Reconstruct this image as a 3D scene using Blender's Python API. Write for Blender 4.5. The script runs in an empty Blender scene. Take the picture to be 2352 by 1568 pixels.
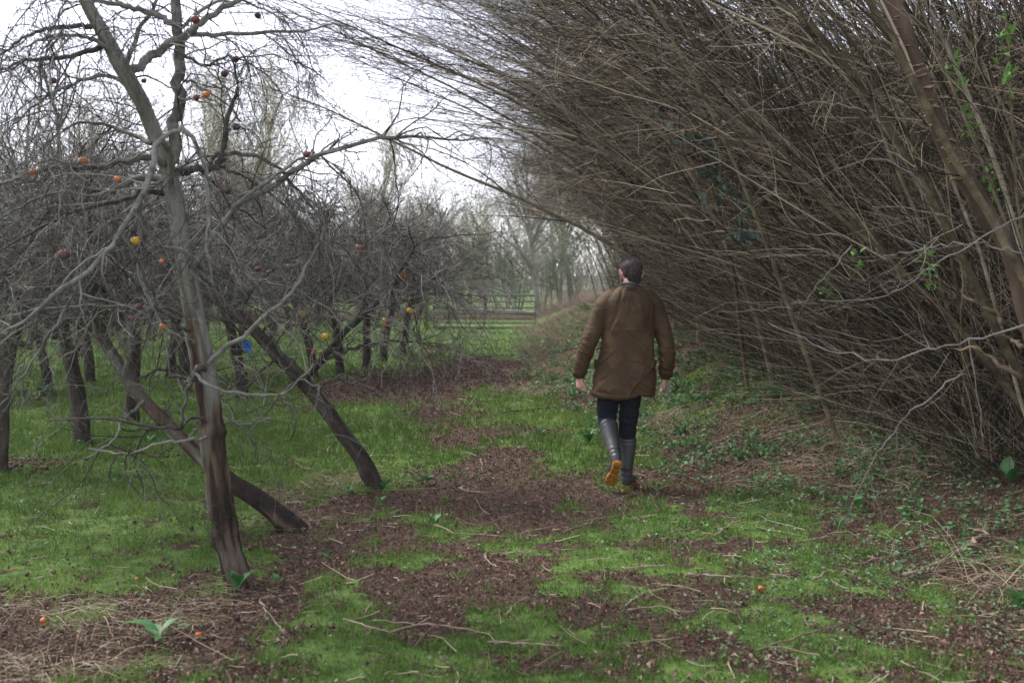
import bpy, math, random
import numpy as np
from mathutils import Vector, Matrix

# ------------------------------------------------------------------ camera, sky, sun, exposure
SC = bpy.context.scene
COL = SC.collection
CAM_Z = 1.6
PITCH = math.radians(3.35)
FPX = 2287.0                     # focal length in the 2352 px wide measuring frame
cd = bpy.data.cameras.new('camera'); cam = bpy.data.objects.new('camera', cd); COL.objects.link(cam)
cd.lens = 35; cd.sensor_width = 36; cd.clip_end = 1500; cd.clip_start = 0.05
cam.location = (0, 0, CAM_Z); cam.rotation_euler = (math.pi/2 - PITCH, 0, 0)
cd.dof.use_dof = True; cd.dof.focus_distance = 7.6; cd.dof.aperture_fstop = 2.5
SC.camera = cam

SUN_EL, SUN_AZ = math.radians(52), math.radians(-60)      # light comes from the open orchard side
w = bpy.data.worlds.new('World'); SC.world = w; w.use_nodes = True
nt = w.node_tree; nt.nodes.clear()
sky = nt.nodes.new('ShaderNodeTexSky'); sky.sky_type = 'NISHITA'; sky.sun_disc = False
sky.sun_elevation = SUN_EL; sky.sun_rotation = SUN_AZ; sky.air_density = 1.0; sky.dust_density = 0.8; sky.ozone_density = 1.0
hs = nt.nodes.new('ShaderNodeHueSaturation'); hs.inputs['Saturation'].default_value = 0.40; hs.inputs['Value'].default_value = 1.0
bg = nt.nodes.new('ShaderNodeBackground'); bg.inputs['Strength'].default_value = 0.115
wo = nt.nodes.new('ShaderNodeOutputWorld')
nt.links.new(sky.outputs[0], hs.inputs['Color']); tint = nt.nodes.new('ShaderNodeMix'); tint.data_type = 'RGBA'; tint.blend_type = 'MULTIPLY'; tint.inputs[0].default_value = 1; tint.inputs[7].default_value = (1.035, .975, 1.03, 1)   # cool overcast cloud
nt.links.new(hs.outputs[0], tint.inputs[6]); nt.links.new(tint.outputs[2], bg.inputs[0]); nt.links.new(bg.outputs[0], wo.inputs[0])
sd = bpy.data.lights.new('sun', 'SUN'); sun = bpy.data.objects.new('sun', sd); COL.objects.link(sun)
sd.energy = 1.5; sd.angle = math.radians(24); sd.color = (1, 0.96, 0.9)
sun.rotation_euler = (math.pi/2 - SUN_EL, 0, -SUN_AZ + math.pi)
SC.view_settings.view_transform = 'Standard'; SC.view_settings.look = 'None'
SC.view_settings.exposure = 1.75; SC.view_settings.gamma = 1; SC.view_settings.use_curve_mapping = False
SC.cycles.max_bounces = 6; SC.cycles.diffuse_bounces = 2; SC.cycles.glossy_bounces = 2

RNG = np.random.default_rng(7)
R = random.Random(5)

# ------------------------------------------------------------------ helpers
ORD = ['first', 'second', 'third', 'fourth', 'fifth', 'sixth', 'seventh', 'eighth', 'ninth', 'tenth', 'eleventh', 'twelfth', 'thirteenth', 'fourteenth', 'fifteenth', 'sixteenth', 'seventeenth', 'eighteenth', 'nineteenth', 'twentieth', 'twenty-first', 'twenty-second', 'twenty-third', 'twenty-fourth']
SP, CP = math.sin(PITCH), math.cos(PITCH)
def at(px, py, Y):
    """world point at depth Y behind a measured pixel"""
    a = (px-1176)/FPX; b = (784-py)/FPX
    d = (a, b*SP + CP, b*CP - SP)
    t = Y/d[1]
    return np.array([d[0]*t, Y, CAM_Z + d[2]*t])

def hash2(ix, iy, seed):
    h = (ix.astype(np.int64)*374761393 + iy.astype(np.int64)*668265263 + seed*1442695041) & 0xffffffff
    h = ((h ^ (h >> 13))*1274126177) & 0xffffffff
    h = h ^ (h >> 16)
    return (h & 0xffff)/65535.0
def vnoise(x, y, seed=0):
    x = np.asarray(x, float); y = np.asarray(y, float)
    ix = np.floor(x); iy = np.floor(y); fx = x-ix; fy = y-iy
    fx = fx*fx*(3-2*fx); fy = fy*fy*(3-2*fy)
    a = hash2(ix, iy, seed); b = hash2(ix+1, iy, seed); c = hash2(ix, iy+1, seed); d = hash2(ix+1, iy+1, seed)
    return (a*(1-fx)+b*fx)*(1-fy) + (c*(1-fx)+d*fx)*fy
def fbm(x, y, seed=0, o=4):
    s = 0; a = .5; t = 0
    for i in range(o):
        s = s + a*vnoise(x*2**i, y*2**i, seed+i*17); t += a; a *= .5
    return s/t
def sstep(a, b, x):
    t = np.clip((x-a)/(b-a), 0, 1); return t*t*(3-2*t)

def bank_foot(Y): return np.interp(Y, [0, 4, 6.6, 9.4, 14, 20, 36, 60], [3.6, 3.1, 2.5, 1.55, 1.0, .65, .75, 1.5])
def ground_z(x, Y):
    x = np.asarray(x, float); Y = np.asarray(Y, float)
    d = x - bank_foot(Y) + .5*(fbm(x*.5, Y*.5, 3, 2)-.5)
    hgt = np.interp(Y, [0, 6, 10, 20, 34, 44, 60], [.25, .42, .62, 1.0, 1.0, .5, .3])
    z = hgt*sstep(-.3, 2.2, d) + .12*np.clip(d-2, 0, 4)
    z = z + .10*(fbm(x*.35, Y*.35, 11, 2)-.5)*sstep(4, 12, Y) + .05*(fbm(x*1.3, Y*1.3, 5, 3)-.5) + .016*(fbm(x*7, Y*7, 8, 2)-.5)
    z = z + 2.2*sstep(60, 200, Y)
    return z
def gp(px, py):
    """ground point seen behind a measured pixel"""
    a = (px-1176)/FPX; b = (784-py)/FPX
    d = np.array([a, b*SP + CP, b*CP - SP])
    Y = 1.5
    for Yt in np.concatenate([np.arange(2, 30, .05), np.arange(30, 120, .5)]):
        t = Yt/d[1]
        if CAM_Z + d[2]*t <= float(ground_z(d[0]*t, Yt)):
            Y = Yt; break
    t = Y/d[1]
    return np.array([d[0]*t, Y, float(ground_z(d[0]*t, Y))])

def catmull(P, n):
    P = np.asarray(P, float); m = len(P)
    Q = np.vstack([2*P[0]-P[1], P, 2*P[-1]-P[-2]])
    u = np.linspace(0, m-1, n); i = np.minimum(u.astype(int), m-2); t = (u-i)[:, None]
    a, b, c, d = Q[i], Q[i+1], Q[i+2], Q[i+3]
    return .5*((2*b)+(-a+c)*t+(2*a-5*b+4*c-d)*t*t+(-a+3*b-3*c+d)*t**3)

def norm(v): return v/np.maximum(np.linalg.norm(v, axis=-1, keepdims=True), 1e-9)

class MB:
    """collects triangles and quads for one mesh"""
    def __init__(s): s.v = []; s.f4 = []; s.f3 = []; s.n = 0; s.c = []; s.m4 = []; s.m3 = []
    def add(s, V, F4=None, F3=None, col=None):
        V = np.asarray(V, float).reshape(-1, 3)
        if F4 is not None: s.f4.append(np.asarray(F4).reshape(-1, 4)+s.n)
        if F3 is not None: s.f3.append(np.asarray(F3).reshape(-1, 3)+s.n)
        s.v.append(V); s.n += len(V)
        if col is None: col = np.full(len(V), .5)
        s.c.append(np.broadcast_to(np.asarray(col, float).reshape(-1), (len(V),)) if np.size(col) == len(V) else np.full(len(V), float(col)))
    def mesh(s, name, smooth=True):
        V = np.concatenate(s.v); f4 = np.concatenate(s.f4) if s.f4 else np.zeros((0, 4), int)
        f3 = np.concatenate(s.f3) if s.f3 else np.zeros((0, 3), int)
        me = bpy.data.meshes.new(name)
        me.vertices.add(len(V)); me.vertices.foreach_set('co', V.astype(np.float32).ravel())
        li = np.concatenate([f4.ravel(), f3.ravel()]).astype(np.int32)
        me.loops.add(len(li)); me.loops.foreach_set('vertex_index', li)
        me.polygons.add(len(f4)+len(f3))
        st = np.concatenate([np.arange(len(f4))*4, len(f4)*4+np.arange(len(f3))*3]).astype(np.int32)
        me.polygons.foreach_set('loop_start', st)
        me.polygons.foreach_set('use_smooth', np.full(len(st), smooth))
        me.update(calc_edges=True)
        at_ = me.attributes.new('tone', 'FLOAT', 'POINT'); at_.data.foreach_set('value', np.concatenate(s.c).astype(np.float32))
        return me
    def build(s, name, mat, parent=None, smooth=True):
        me = s.mesh(name, smooth); me.materials.append(mat)
        return link(name, me, parent)

def link(name, me, parent=None):
    o = bpy.data.objects.new(name, me); COL.objects.link(o)
    if parent is not None: o.parent = parent
    return o
def tag(o, label=None, cat=None, group=None, kind=None):
    if label: o['label'] = label
    if cat: o['category'] = cat
    if group: o['group'] = group
    if kind: o['kind'] = kind
    return o
def empty(name, loc=(0, 0, 0), rz=0, sc=1):
    o = bpy.data.objects.new(name, None); COL.objects.link(o)
    o.empty_display_size = .2
    o.location = tuple(float(q) for q in loc); o.rotation_euler = (0, 0, rz); o.scale = (sc, sc, sc); return o
KIDS = {}
def copy_tree(o, parent=None):
    c = o.copy(); COL.objects.link(c)
    if parent is not None: c.parent = parent
    for ch in o.children: copy_tree(ch, c)
    return c

def tubes(P, Rr, k=3, mb=None, col=None, cap=False):
    """P (N,M,3), Rr (N,M) -> tubes of k sides"""
    P = np.asarray(P, float); Rr = np.asarray(Rr, float)
    if P.ndim == 2: P = P[None]; Rr = Rr.reshape(1, -1)
    N, M, _ = P.shape
    T = norm(np.gradient(P, axis=1))
    T0 = T.mean(axis=1)
    ref = np.where(np.abs(T0[:, 2:3]) < .75, np.array([[0, 0, 1.]]), np.array([[1., 0, 0]]))[:, None, :]
    U = norm(np.cross(T, np.broadcast_to(ref, T.shape))); W = np.cross(T, U)
    a = np.arange(k)*2*math.pi/k
    V = P[:, :, None, :] + Rr[:, :, None, None]*(np.cos(a)[None, None, :, None]*U[:, :, None, :] + np.sin(a)[None, None, :, None]*W[:, :, None, :])
    n, m, q = np.meshgrid(np.arange(N), np.arange(M-1), np.arange(k), indexing='ij')
    b = n*M*k
    F = np.stack([b+m*k+q, b+m*k+(q+1) % k, b+(m+1)*k+(q+1) % k, b+(m+1)*k+q], -1).reshape(-1, 4)
    if mb is None: mb = MB()
    c = .5 if col is None else np.repeat(np.asarray(col).reshape(-1), M*k) if np.size(col) == N else col
    if cap:
        V2 = V.reshape(-1, 3); F3 = []
        for i in range(N):
            for e in (0, M-1):
                base = i*M*k+e*k
                for j in range(1, k-1):
                    F3.append((base, base+j, base+j+1) if e else (base, base+j+1, base+j))
        mb.add(V2, F, F3, col=c)
    else: mb.add(V.reshape(-1, 3), F, col=c)
    return mb

def grow(S, D, L, M, wander, bias=(0, 0, 0), rng=RNG, bend=0):
    S = np.asarray(S, float); N = len(S); D = norm(np.asarray(D, float)); L = np.broadcast_to(np.asarray(L, float), (N,))
    P = np.empty((N, M, 3)); P[:, 0] = S; d = D.copy(); st = (L/(M-1))[:, None]
    bias = np.asarray(bias, float)
    for i in range(1, M):
        d = norm(d + wander*rng.normal(size=(N, 3)) + bias/(M-1)*3)
        P[:, i] = P[:, i-1] + d*st
    return P
def spawn(P, Rr, n, t0=.15, t1=1., ang=(.5, 1.1), rng=RNG, w=None):
    N, M, _ = P.shape
    L = np.linalg.norm(np.diff(P, axis=1), axis=-1).sum(1)
    p = L if w is None else L*w
    i = rng.choice(N, n, p=p/p.sum()); t = rng.uniform(t0, t1, n)*(M-1)*.999
    k = t.astype(int); f = (t-k)[:, None]
    S = P[i, k]*(1-f) + P[i, k+1]*f
    T = norm(P[i, k+1]-P[i, k]); rp = Rr[i, k]*(1-f[:, 0]) + Rr[i, k+1]*f[:, 0]
    q = norm(np.cross(T, rng.normal(size=(n, 3)))); a = rng.uniform(ang[0], ang[1], n)[:, None]
    return S, norm(np.cos(a)*T + np.sin(a)*q), rp
def taper(r0, M, r1=.3, p=1.):
    r0 = np.asarray(r0, float).reshape(-1, 1); t = np.linspace(0, 1, M)[None]
    return r0*(1-(1-r1)*t**p)

# ------------------------------------------------------------------ materials
def nodes(name):
    m = bpy.data.materials.new(name); m.use_nodes = True; n = m.node_tree.nodes; n.clear()
    return m, n, m.node_tree.links
def mat(name, cols, scale=8, rough=.85, bump=.3, bscale=None, tone=0., spec=.3, stretch=None, dist=.004, transl=0, detail=4, subs=None, metal=0):
    """noise-ramped colour; cols = list of (pos, rgb). tone mixes in the 'tone' attribute as variation between pieces"""
    m, n, l = nodes(name)
    out = n.new('ShaderNodeOutputMaterial'); b = n.new('ShaderNodeBsdfPrincipled'); l.new(b.outputs[0], out.inputs[0])
    tc = n.new('ShaderNodeTexCoord'); src = tc.outputs['Object']
    if stretch:
        mp = n.new('ShaderNodeMapping'); mp.inputs['Scale'].default_value = stretch; l.new(src, mp.inputs[0]); src = mp.outputs[0]
    no = n.new('ShaderNodeTexNoise'); no.inputs['Scale'].default_value = scale; no.inputs['Detail'].default_value = detail; no.inputs['Roughness'].default_value = .62
    l.new(src, no.inputs['Vector'])
    fac = no.outputs['Fac']
    if tone:
        a = n.new('ShaderNodeAttribute'); a.attribute_name = 'tone'
        mx = n.new('ShaderNodeMix'); mx.data_type = 'FLOAT'; mx.inputs[0].default_value = tone
        l.new(fac, mx.inputs[2]); l.new(a.outputs['Fac'], mx.inputs[3]); fac = mx.outputs[0]
    r = n.new('ShaderNodeValToRGB'); e = r.color_ramp.elements
    e[0].position = cols[0][0]; e[0].color = (*cols[0][1], 1); e[1].position = cols[-1][0]; e[1].color = (*cols[-1][1], 1)
    for p, c in cols[1:-1]:
        x = e.new(p); x.color = (*c, 1)
    l.new(fac, r.inputs[0]); l.new(r.outputs[0], b.inputs['Base Color'])
    b.inputs['Roughness'].default_value = rough; b.inputs['Specular IOR Level'].default_value = spec; b.inputs['Metallic'].default_value = metal
    if bump:
        n2 = n.new('ShaderNodeTexNoise'); n2.inputs['Scale'].default_value = bscale or scale*4; n2.inputs['Detail'].default_value = 4; l.new(src, n2.inputs['Vector'])
        bp = n.new('ShaderNodeBump'); bp.inputs['Strength'].default_value = bump; bp.inputs['Distance'].default_value = dist
        l.new(n2.outputs['Fac'], bp.inputs['Height']); l.new(bp.outputs[0], b.inputs['Normal'])
    if transl:
        tr = n.new('ShaderNodeBsdfTranslucent'); l.new(r.outputs[0], tr.inputs[0]); ms = n.new('ShaderNodeMixShader'); ms.inputs[0].default_value = transl
        l.new(b.outputs[0], ms.inputs[1]); l.new(tr.outputs[0], ms.inputs[2]); l.new(ms.outputs[0], out.inputs[0])
    return m

M_apple_bark = mat('apple_bark', [(.3, (.03, .026, .022)), (.48, (.09, .085, .07)), (.72, (.24, .235, .205))], 16, tone=.3, bump=.7, bscale=60)
M_apple_twig = mat('apple_twig', [(.2, (.022, .019, .016)), (.48, (.085, .078, .066)), (.8, (.30, .285, .25))], 9, bump=0, tone=.6)
M_trunk = mat('apple_trunk_bark', [(.2, (.022, .016, .012)), (.34, (.055, .038, .027)), (.46, (.115, .075, .05)), (.56, (.12, .095, .072)), (.64, (.115, .11, .088)), (.8, (.20, .197, .165))], 11, tone=.62, bump=1., bscale=38, stretch=(1, 1, .3), dist=.02)
M_dark_trunk = mat('dark_trunk_bark', [(.3, (.028, .022, .018)), (.55, (.075, .06, .048)), (.75, (.12, .105, .08))], 12, bump=.8, stretch=(1, 1, .3), tone=.3, dist=.01)
M_hedge_stem = mat('hedge_stem_bark', [(.25, (.022, .018, .010)), (.42, (.09, .072, .038)), (.58, (.19, .16, .10)), (.75, (.38, .34, .26))], 11, tone=.4, bump=.6)
M_hedge_twig = mat('hedge_twig', [(.2, (.013, .010, .006)), (.52, (.065, .049, .030)), (.82, (.44, .37, .26))], 4, bump=0, tone=.75)
M_far_twig = mat('far_twig', [(.2, (.17, .16, .13)), (.8, (.40, .38, .31))], 1.5, bump=0, tone=.5)  # paler than near twigs: distance haze put into the colour
M_willow_twig = mat('willow_twig', [(.2, (.26, .24, .11)), (.8, (.52, .49, .26))], 1.2, bump=0, tone=.5)  # yellow of its own, lifted further to stand for haze
M_moss_twig = mat('lichen_twig', [(.2, (.17, .21, .13)), (.8, (.38, .43, .30))], 1.2, bump=0, tone=.5)  # lichen green, lifted paler as painted haze
M_straw = mat('dry_grass', [(.1, (.16, .115, .07)), (.5, (.34, .27, .17)), (.9, (.52, .45, .32))], 4, bump=0, tone=.8, rough=.7)
M_pale_stick = mat('bare_stick', [(.3, (.11, .075, .05)), (.5, (.24, .18, .125)), (.7, (.42, .34, .25))], 14, bump=.5)
M_brush = mat('dead_brush', [(.1, (.18, .12, .09)), (.5, (.38, .28, .21)), (.9, (.56, .46, .37))], 4, bump=0, tone=.8)
M_grass = mat('grass_blade', [(.0, (.04, .075, .014)), (.45, (.095, .18, .03)), (.8, (.19, .29, .06)), (1., (.40, .38, .19))], .7, bump=0, tone=.75, rough=.6, transl=.25)
M_litter = mat('leaf_litter', [(.0, (.03, .019, .014)), (.4, (.10, .06, .042)), (.75, (.21, .135, .095)), (1., (.38, .29, .22))], 3, bump=0, tone=.85, rough=.75)
M_nettle = mat('nettle_leaf', [(.0, (.03, .075, .028)), (.5, (.075, .18, .06)), (1., (.18, .30, .12))], 2, bump=0, tone=.8, rough=.5, transl=.2)
M_ivyground = mat('creeping_leaf', [(.0, (.03, .07, .03)), (.5, (.07, .14, .06)), (1., (.17, .25, .14))], 2, bump=0, tone=.8, rough=.5)
M_broad = mat('broad_leaf', [(.2, (.03, .12, .03)), (.8, (.09, .22, .07))], 30, bump=.3, rough=.38, spec=.5, transl=.15)
M_ivy = mat('ivy_leaf', [(.2, (.015, .045, .035)), (.8, (.04, .09, .065))], 20, bump=.2, rough=.35, spec=.5)
M_sprout = mat('young_leaf', [(.2, (.07, .18, .03)), (.8, (.14, .30, .06))], 20, bump=0, rough=.5, transl=.3)

def ground_material():
    m, n, l = nodes('ground_soil')
    out = n.new('ShaderNodeOutputMaterial'); b = n.new('ShaderNodeBsdfPrincipled'); l.new(b.outputs[0], out.inputs[0])
    tc = n.new('ShaderNodeTexCoord')
    def noise(s, d=5):
        x = n.new('ShaderNodeTexNoise'); x.inputs['Scale'].default_value = s; x.inputs['Detail'].default_value = d; x.inputs['Roughness'].default_value = .65; l.new(tc.outputs['Object'], x.inputs['Vector']); return x
    def ramp(src, cs):
        r = n.new('ShaderNodeValToRGB'); e = r.color_ramp.elements; e[0].position = cs[0][0]; e[0].color = (*cs[0][1], 1); e[1].position = cs[-1][0]; e[1].color = (*cs[-1][1], 1)
        for p, c in cs[1:-1]:
            q = e.new(p); q.color = (*c, 1)
        l.new(src, r.inputs[0]); return r
    g = ramp(noise(9).outputs['Fac'], [(.3, (.04, .06, .018)), (.5, (.09, .16, .032)), (.7, (.15, .22, .055))])
    s = ramp(noise(22, 8).outputs['Fac'], [(.3, (.025, .015, .012)), (.5, (.085, .052, .038)), (.72, (.19, .125, .09))])
    a = n.new('ShaderNodeAttribute'); a.attribute_name = 'tone'
    ad = n.new('ShaderNodeMath'); ad.operation = 'MULTIPLY_ADD'; ad.inputs[1].default_value = .9; l.new(noise(16, 6).outputs['Fac'], ad.inputs[0]); 
    sb = n.new('ShaderNodeMath'); sb.operation = 'SUBTRACT'; l.new(a.outputs['Fac'], sb.inputs[0]); sb.inputs[1].default_value = .45
    l.new(sb.outputs[0], ad.inputs[2])
    st = n.new('ShaderNodeMapRange'); st.interpolation_type = 'SMOOTHSTEP'; st.inputs['From Min'].default_value = .4; st.inputs['From Max'].default_value = .6; l.new(ad.outputs[0], st.inputs[0])
    mx = n.new('ShaderNodeMix'); mx.data_type = 'RGBA'; l.new(st.outputs[0], mx.inputs[0]); l.new(s.outputs[0], mx.inputs[6]); l.new(g.outputs[0], mx.inputs[7])
    l.new(mx.outputs[2], b.inputs['Base Color']); b.inputs['Roughness'].default_value = .9; b.inputs['Specular IOR Level'].default_value = .2
    bp = n.new('ShaderNodeBump'); bp.inputs['Strength'].default_value = .9; bp.inputs['Distance'].default_value = .02; l.new(noise(40, 6).outputs['Fac'], bp.inputs['Height']); l.new(bp.outputs[0], b.inputs['Normal'])
    return m

# ------------------------------------------------------------------ ground
# bare or littered patches, measured as ellipses and laid out on the ground (cx, cy, rx, ry, weight)
BARE = [(1075,1000,85,24,.9),(985,955,85,18,.9),(1140,1060,70,26,.8),(1130,1125,180,62,1.),(1210,1195,190,52,.9),(1160,1280,120,42,.6),(800,1165,160,36,1.),(660,1230,130,26,.7),
        (220,1490,360,95,1.1),(560,1400,150,50,.9),(120,1395,180,30,.4),(850,895,180,34,.9),(1000,880,130,38,1.2),(1075,835,45,26,1.),(1160,855,110,28,1.),
        (700,930,120,20,.5),(1550,1095,150,40,.9),(1700,1060,200,45,.7),(2150,1420,320,110,.5),(2300,1100,240,170,1.),
        (70,1072,120,16,1.),(330,1042,90,12,.7),(1080,955,120,16,.6),(1010,1000,90,14,.5),(1230,985,120,18,.6),(1060,745,40,9,.8),(1130,725,22,5,.6),(1550,880,200,60,.8),
        (1180,1060,70,18,.5),(890,1240,60,16,.5),(950,1350,70,20,.4),(1350,1400,100,30,.3),(1250,1540,260,26,.5),(740,1300,100,22,.5),(0,1560,200,60,.8),(60,1330,90,16,.4)]
def to_px(x, Y):
    z = 0.0-CAM_Z; f = Y*CP - z*SP; u = Y*SP + z*CP
    f = np.maximum(f, .3)
    return 1176+FPX*x/f, 784-FPX*u/f
def grassiness(x, Y):
    px, py = to_px(x, Y)
    wx = (fbm(x*1.6, Y*1.6, 41, 3)-.5); wy = (fbm(x*1.6, Y*1.6, 57, 3)-.5)
    px2 = px + wx*160; py2 = py + wy*np.clip(90*(py-650)/500, 4, 110)
    b = 0
    for cx, cy, rx, ry, wt in BARE:
        q = ((px2-cx)/rx)**2 + ((py2-cy)/ry)**2
        b = b + wt*np.exp(-q*.9)
    near = sstep(10, 4.6, Y)
    n1 = fbm(x*2.3, Y*2.3, 77, 4)
    b = b + near*.42*sstep(-2.6, -.6, x+.35*Y-1.9) + (n1-.5)*(1.5*near+.7)+(fbm(x*7, Y*7, 78, 3)-.5)*(1.1+1.3*near)+(fbm(x*1.1, Y*.45, 79, 3)-.5)*1.6*sstep(9, 14, Y)
    d = x-bank_foot(Y)
    b = b + .5*sstep(-.9, .6, d) + .25*sstep(1, 3, d)
    b = b - .9*sstep(26, 40, Y)*sstep(3., 1, x)*(px2*0+1)*.4
    return np.clip(1-b, 0, 1)

def build_ground():
    def axis(segs):
        a = [segs[0][0]]
        for (s, e, st0, st1) in segs:
            x = s; L = e-s
            while x < e-1e-6:
                st = st0 + (st1-st0)*((x-s)/L); x = min(e, x+st); a.append(x)
        return np.array(a)
    right = axis([(0, 5, .055, .07), (5, 12, .08, .4), (12, 400, .5, 40)])
    xs = np.concatenate([-right[::-1][:-1], right])
    ys = axis([(-6, 2, .6, .12), (2, 12, .055, .075), (12, 40, .09, .4), (40, 600, .5, 50)])
    X, Y = np.meshgrid(xs, ys); Z = ground_z(X, Y); n, m = X.shape
    g = grassiness(X, Y)
    Z = Z - .02*(1-g)*(Y < 30)
    V = np.stack([X, Y, Z], -1).reshape(-1, 3)
    i = np.arange(n-1)[:, None]*m + np.arange(m-1)[None]
    F = np.stack([i, i+1, i+m+1, i+m], -1).reshape(-1, 4)
    mb = MB(); mb.add(V, F, col=g.ravel())
    o = mb.build('ground', ground_material()); tag(o, kind='structure')
build_ground()

def scatter(n, x0, x1, y0, y1, power=1.6, rng=RNG):
    """points spread thicker towards the camera"""
    u = rng.random(n); e = 1-power
    Y = (y0**e + u*(y1**e-y0**e))**(1/e)
    x = rng.uniform(x0, x1, n)
    return x, Y
def frus(n, y0, y1, power, rng=RNG, mul=.62, add=1.0):
    u = rng.random(n); e = 2-power
    Y = (y0**e + u*(y1**e-y0**e))**(1/e) if abs(e) > 1e-3 else y0*(y1/y0)**u
    x = rng.uniform(-1, 1, n)*(Y*mul+add)
    return x, Y

def build_grass():
    mb = MB()
    n = 900000
    x, Y = frus(n, 2.6, 36, 2.35)
    g = grassiness(x, Y)
    clump = fbm(x*6, Y*6, 91, 2)
    g = g + (fbm(x*22, Y*22, 14, 2)-.5)*1.1*(Y < 12)
    keep = RNG.random(n) < np.clip((g-.22)*1.9, 0, 1)*np.clip(clump*2-.15, .1, 1)
    keep &= (x-bank_foot(Y) < 3.2)
    x = x[keep]; Y = Y[keep]; g = g[keep]; clump = clump[keep]
    n = len(x)
    z = ground_z(x, Y) - .012
    far = np.clip(Y/7, .75, 3.2)
    h = RNG.uniform(.022, .055, n)*(1+1.3*(RNG.random(n) < .07))*(.5+.95*clump)*np.clip(far, .8, 1.5)
    wd = RNG.uniform(.0022, .0042, n)*far**1.1
    a = RNG.uniform(0, 2*math.pi, n); le = RNG.uniform(.1, .9, n)*h; la = RNG.uniform(0, 2*math.pi, n)
    B = np.stack([x, Y, z], -1); s = np.stack([np.cos(a)*wd, np.sin(a)*wd, 0*a], -1)
    tip = B + np.stack([np.cos(la)*le, np.sin(la)*le, h], -1)
    V = np.stack([B-s, B+s, tip], 1)
    t = np.clip(RNG.normal(.5, .17, n) + (fbm(x*.8, Y*.8, 31, 3)-.5)*.8, 0, .88); dry = RNG.random(n) < .06; t[dry] = 1
    mb.add(V, F3=np.arange(n*3).reshape(-1, 3), col=np.repeat(t, 3))
    tag(mb.build('grass', M_grass, smooth=False), 'short green grass covering the orchard floor', 'grass', kind='stuff')
build_grass()

def leaf_quads(x, Y, z, size, up=.5, rng=RNG, asp=.6, fold=.35, dirs=None):
    """folded leaf: 4 triangles as two quads, centre rib lower"""
    n = len(x); a = rng.uniform(0, 2*math.pi, n)
    ti = rng.uniform(-up, up, n); 
    L = np.stack([np.cos(a)*np.cos(ti), np.sin(a)*np.cos(ti), np.sin(ti)], -1)
    W = norm(np.cross(L, np.stack([rng.normal(0, .4, n), rng.normal(0, .4, n), np.ones(n)], -1))); N = np.cross(W, L)
    C = np.stack([x, Y, z], -1); s = size[:, None]
    base = C - L*s*.5; tip = C + L*s*.5 - N*s*.12; mid = C
    l = mid + W*s*asp*.5 + N*s*fold*.4 - L*s*.05; r = mid - W*s*asp*.5 + N*s*fold*.4 - L*s*.05
    V = np.stack([base, l, tip, r, mid], 1)
    f = np.array([[0, 4, 1], [1, 4, 2], [2, 4, 3], [3, 4, 0]])
    F = (f[None]+np.arange(n)[:, None, None]*5).reshape(-1, 3)
    return V.reshape(-1, 3), F
def build_litter():
    n = 280000
    x, Y = frus(n, 2.6, 26, 2.3)
    g = grassiness(x, Y)
    g = g + (fbm(x*22, Y*22, 14, 2)-.5)*1.1*(Y < 12)
    keep = (RNG.random(n) < np.clip((.95-g)*1.15, .03, 1))
    x = x[keep]; Y = Y[keep]; n = len(x)
    sz = RNG.uniform(.010, .030, n)*np.clip(Y/8, .85, 2.2)
    z = ground_z(x, Y) + RNG.uniform(-.012, .016, n)
    V, F = leaf_quads(x, Y, z, sz, up=.9, fold=.8)
    t = np.clip(RNG.normal(.45, .2, n), 0, 1)
    mb = MB(); mb.add(V, F3=F, col=np.repeat(t, 5))
    tag(mb.build('leaf_litter', M_litter, smooth=False), 'brown fallen leaves rotting on bare patches between the grass', 'leaf litter', kind='stuff')
build_litter()

def build_big_leaves():
    n = 16000; x, Y = frus(n, 2.6, 12, 2.2); g = grassiness(x, Y)
    keep = RNG.random(n) < np.clip((1.05-g)*.9, .12, .8); x = x[keep]; Y = Y[keep]; n = len(x)
    V, F = leaf_quads(x, Y, ground_z(x, Y)+RNG.uniform(.004, .022, n), RNG.uniform(.018, .040, n), up=1.0, fold=.7, asp=.62)
    mb = MB(); mb.add(V, F3=F, col=np.repeat(np.clip(RNG.normal(.62, .25, n), 0, 1), 5))
    tag(mb.build('curled_leaves', M_litter, smooth=False), 'larger curled brown leaves lying on grass and litter', 'leaf litter', kind='stuff')
build_big_leaves()

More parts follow.
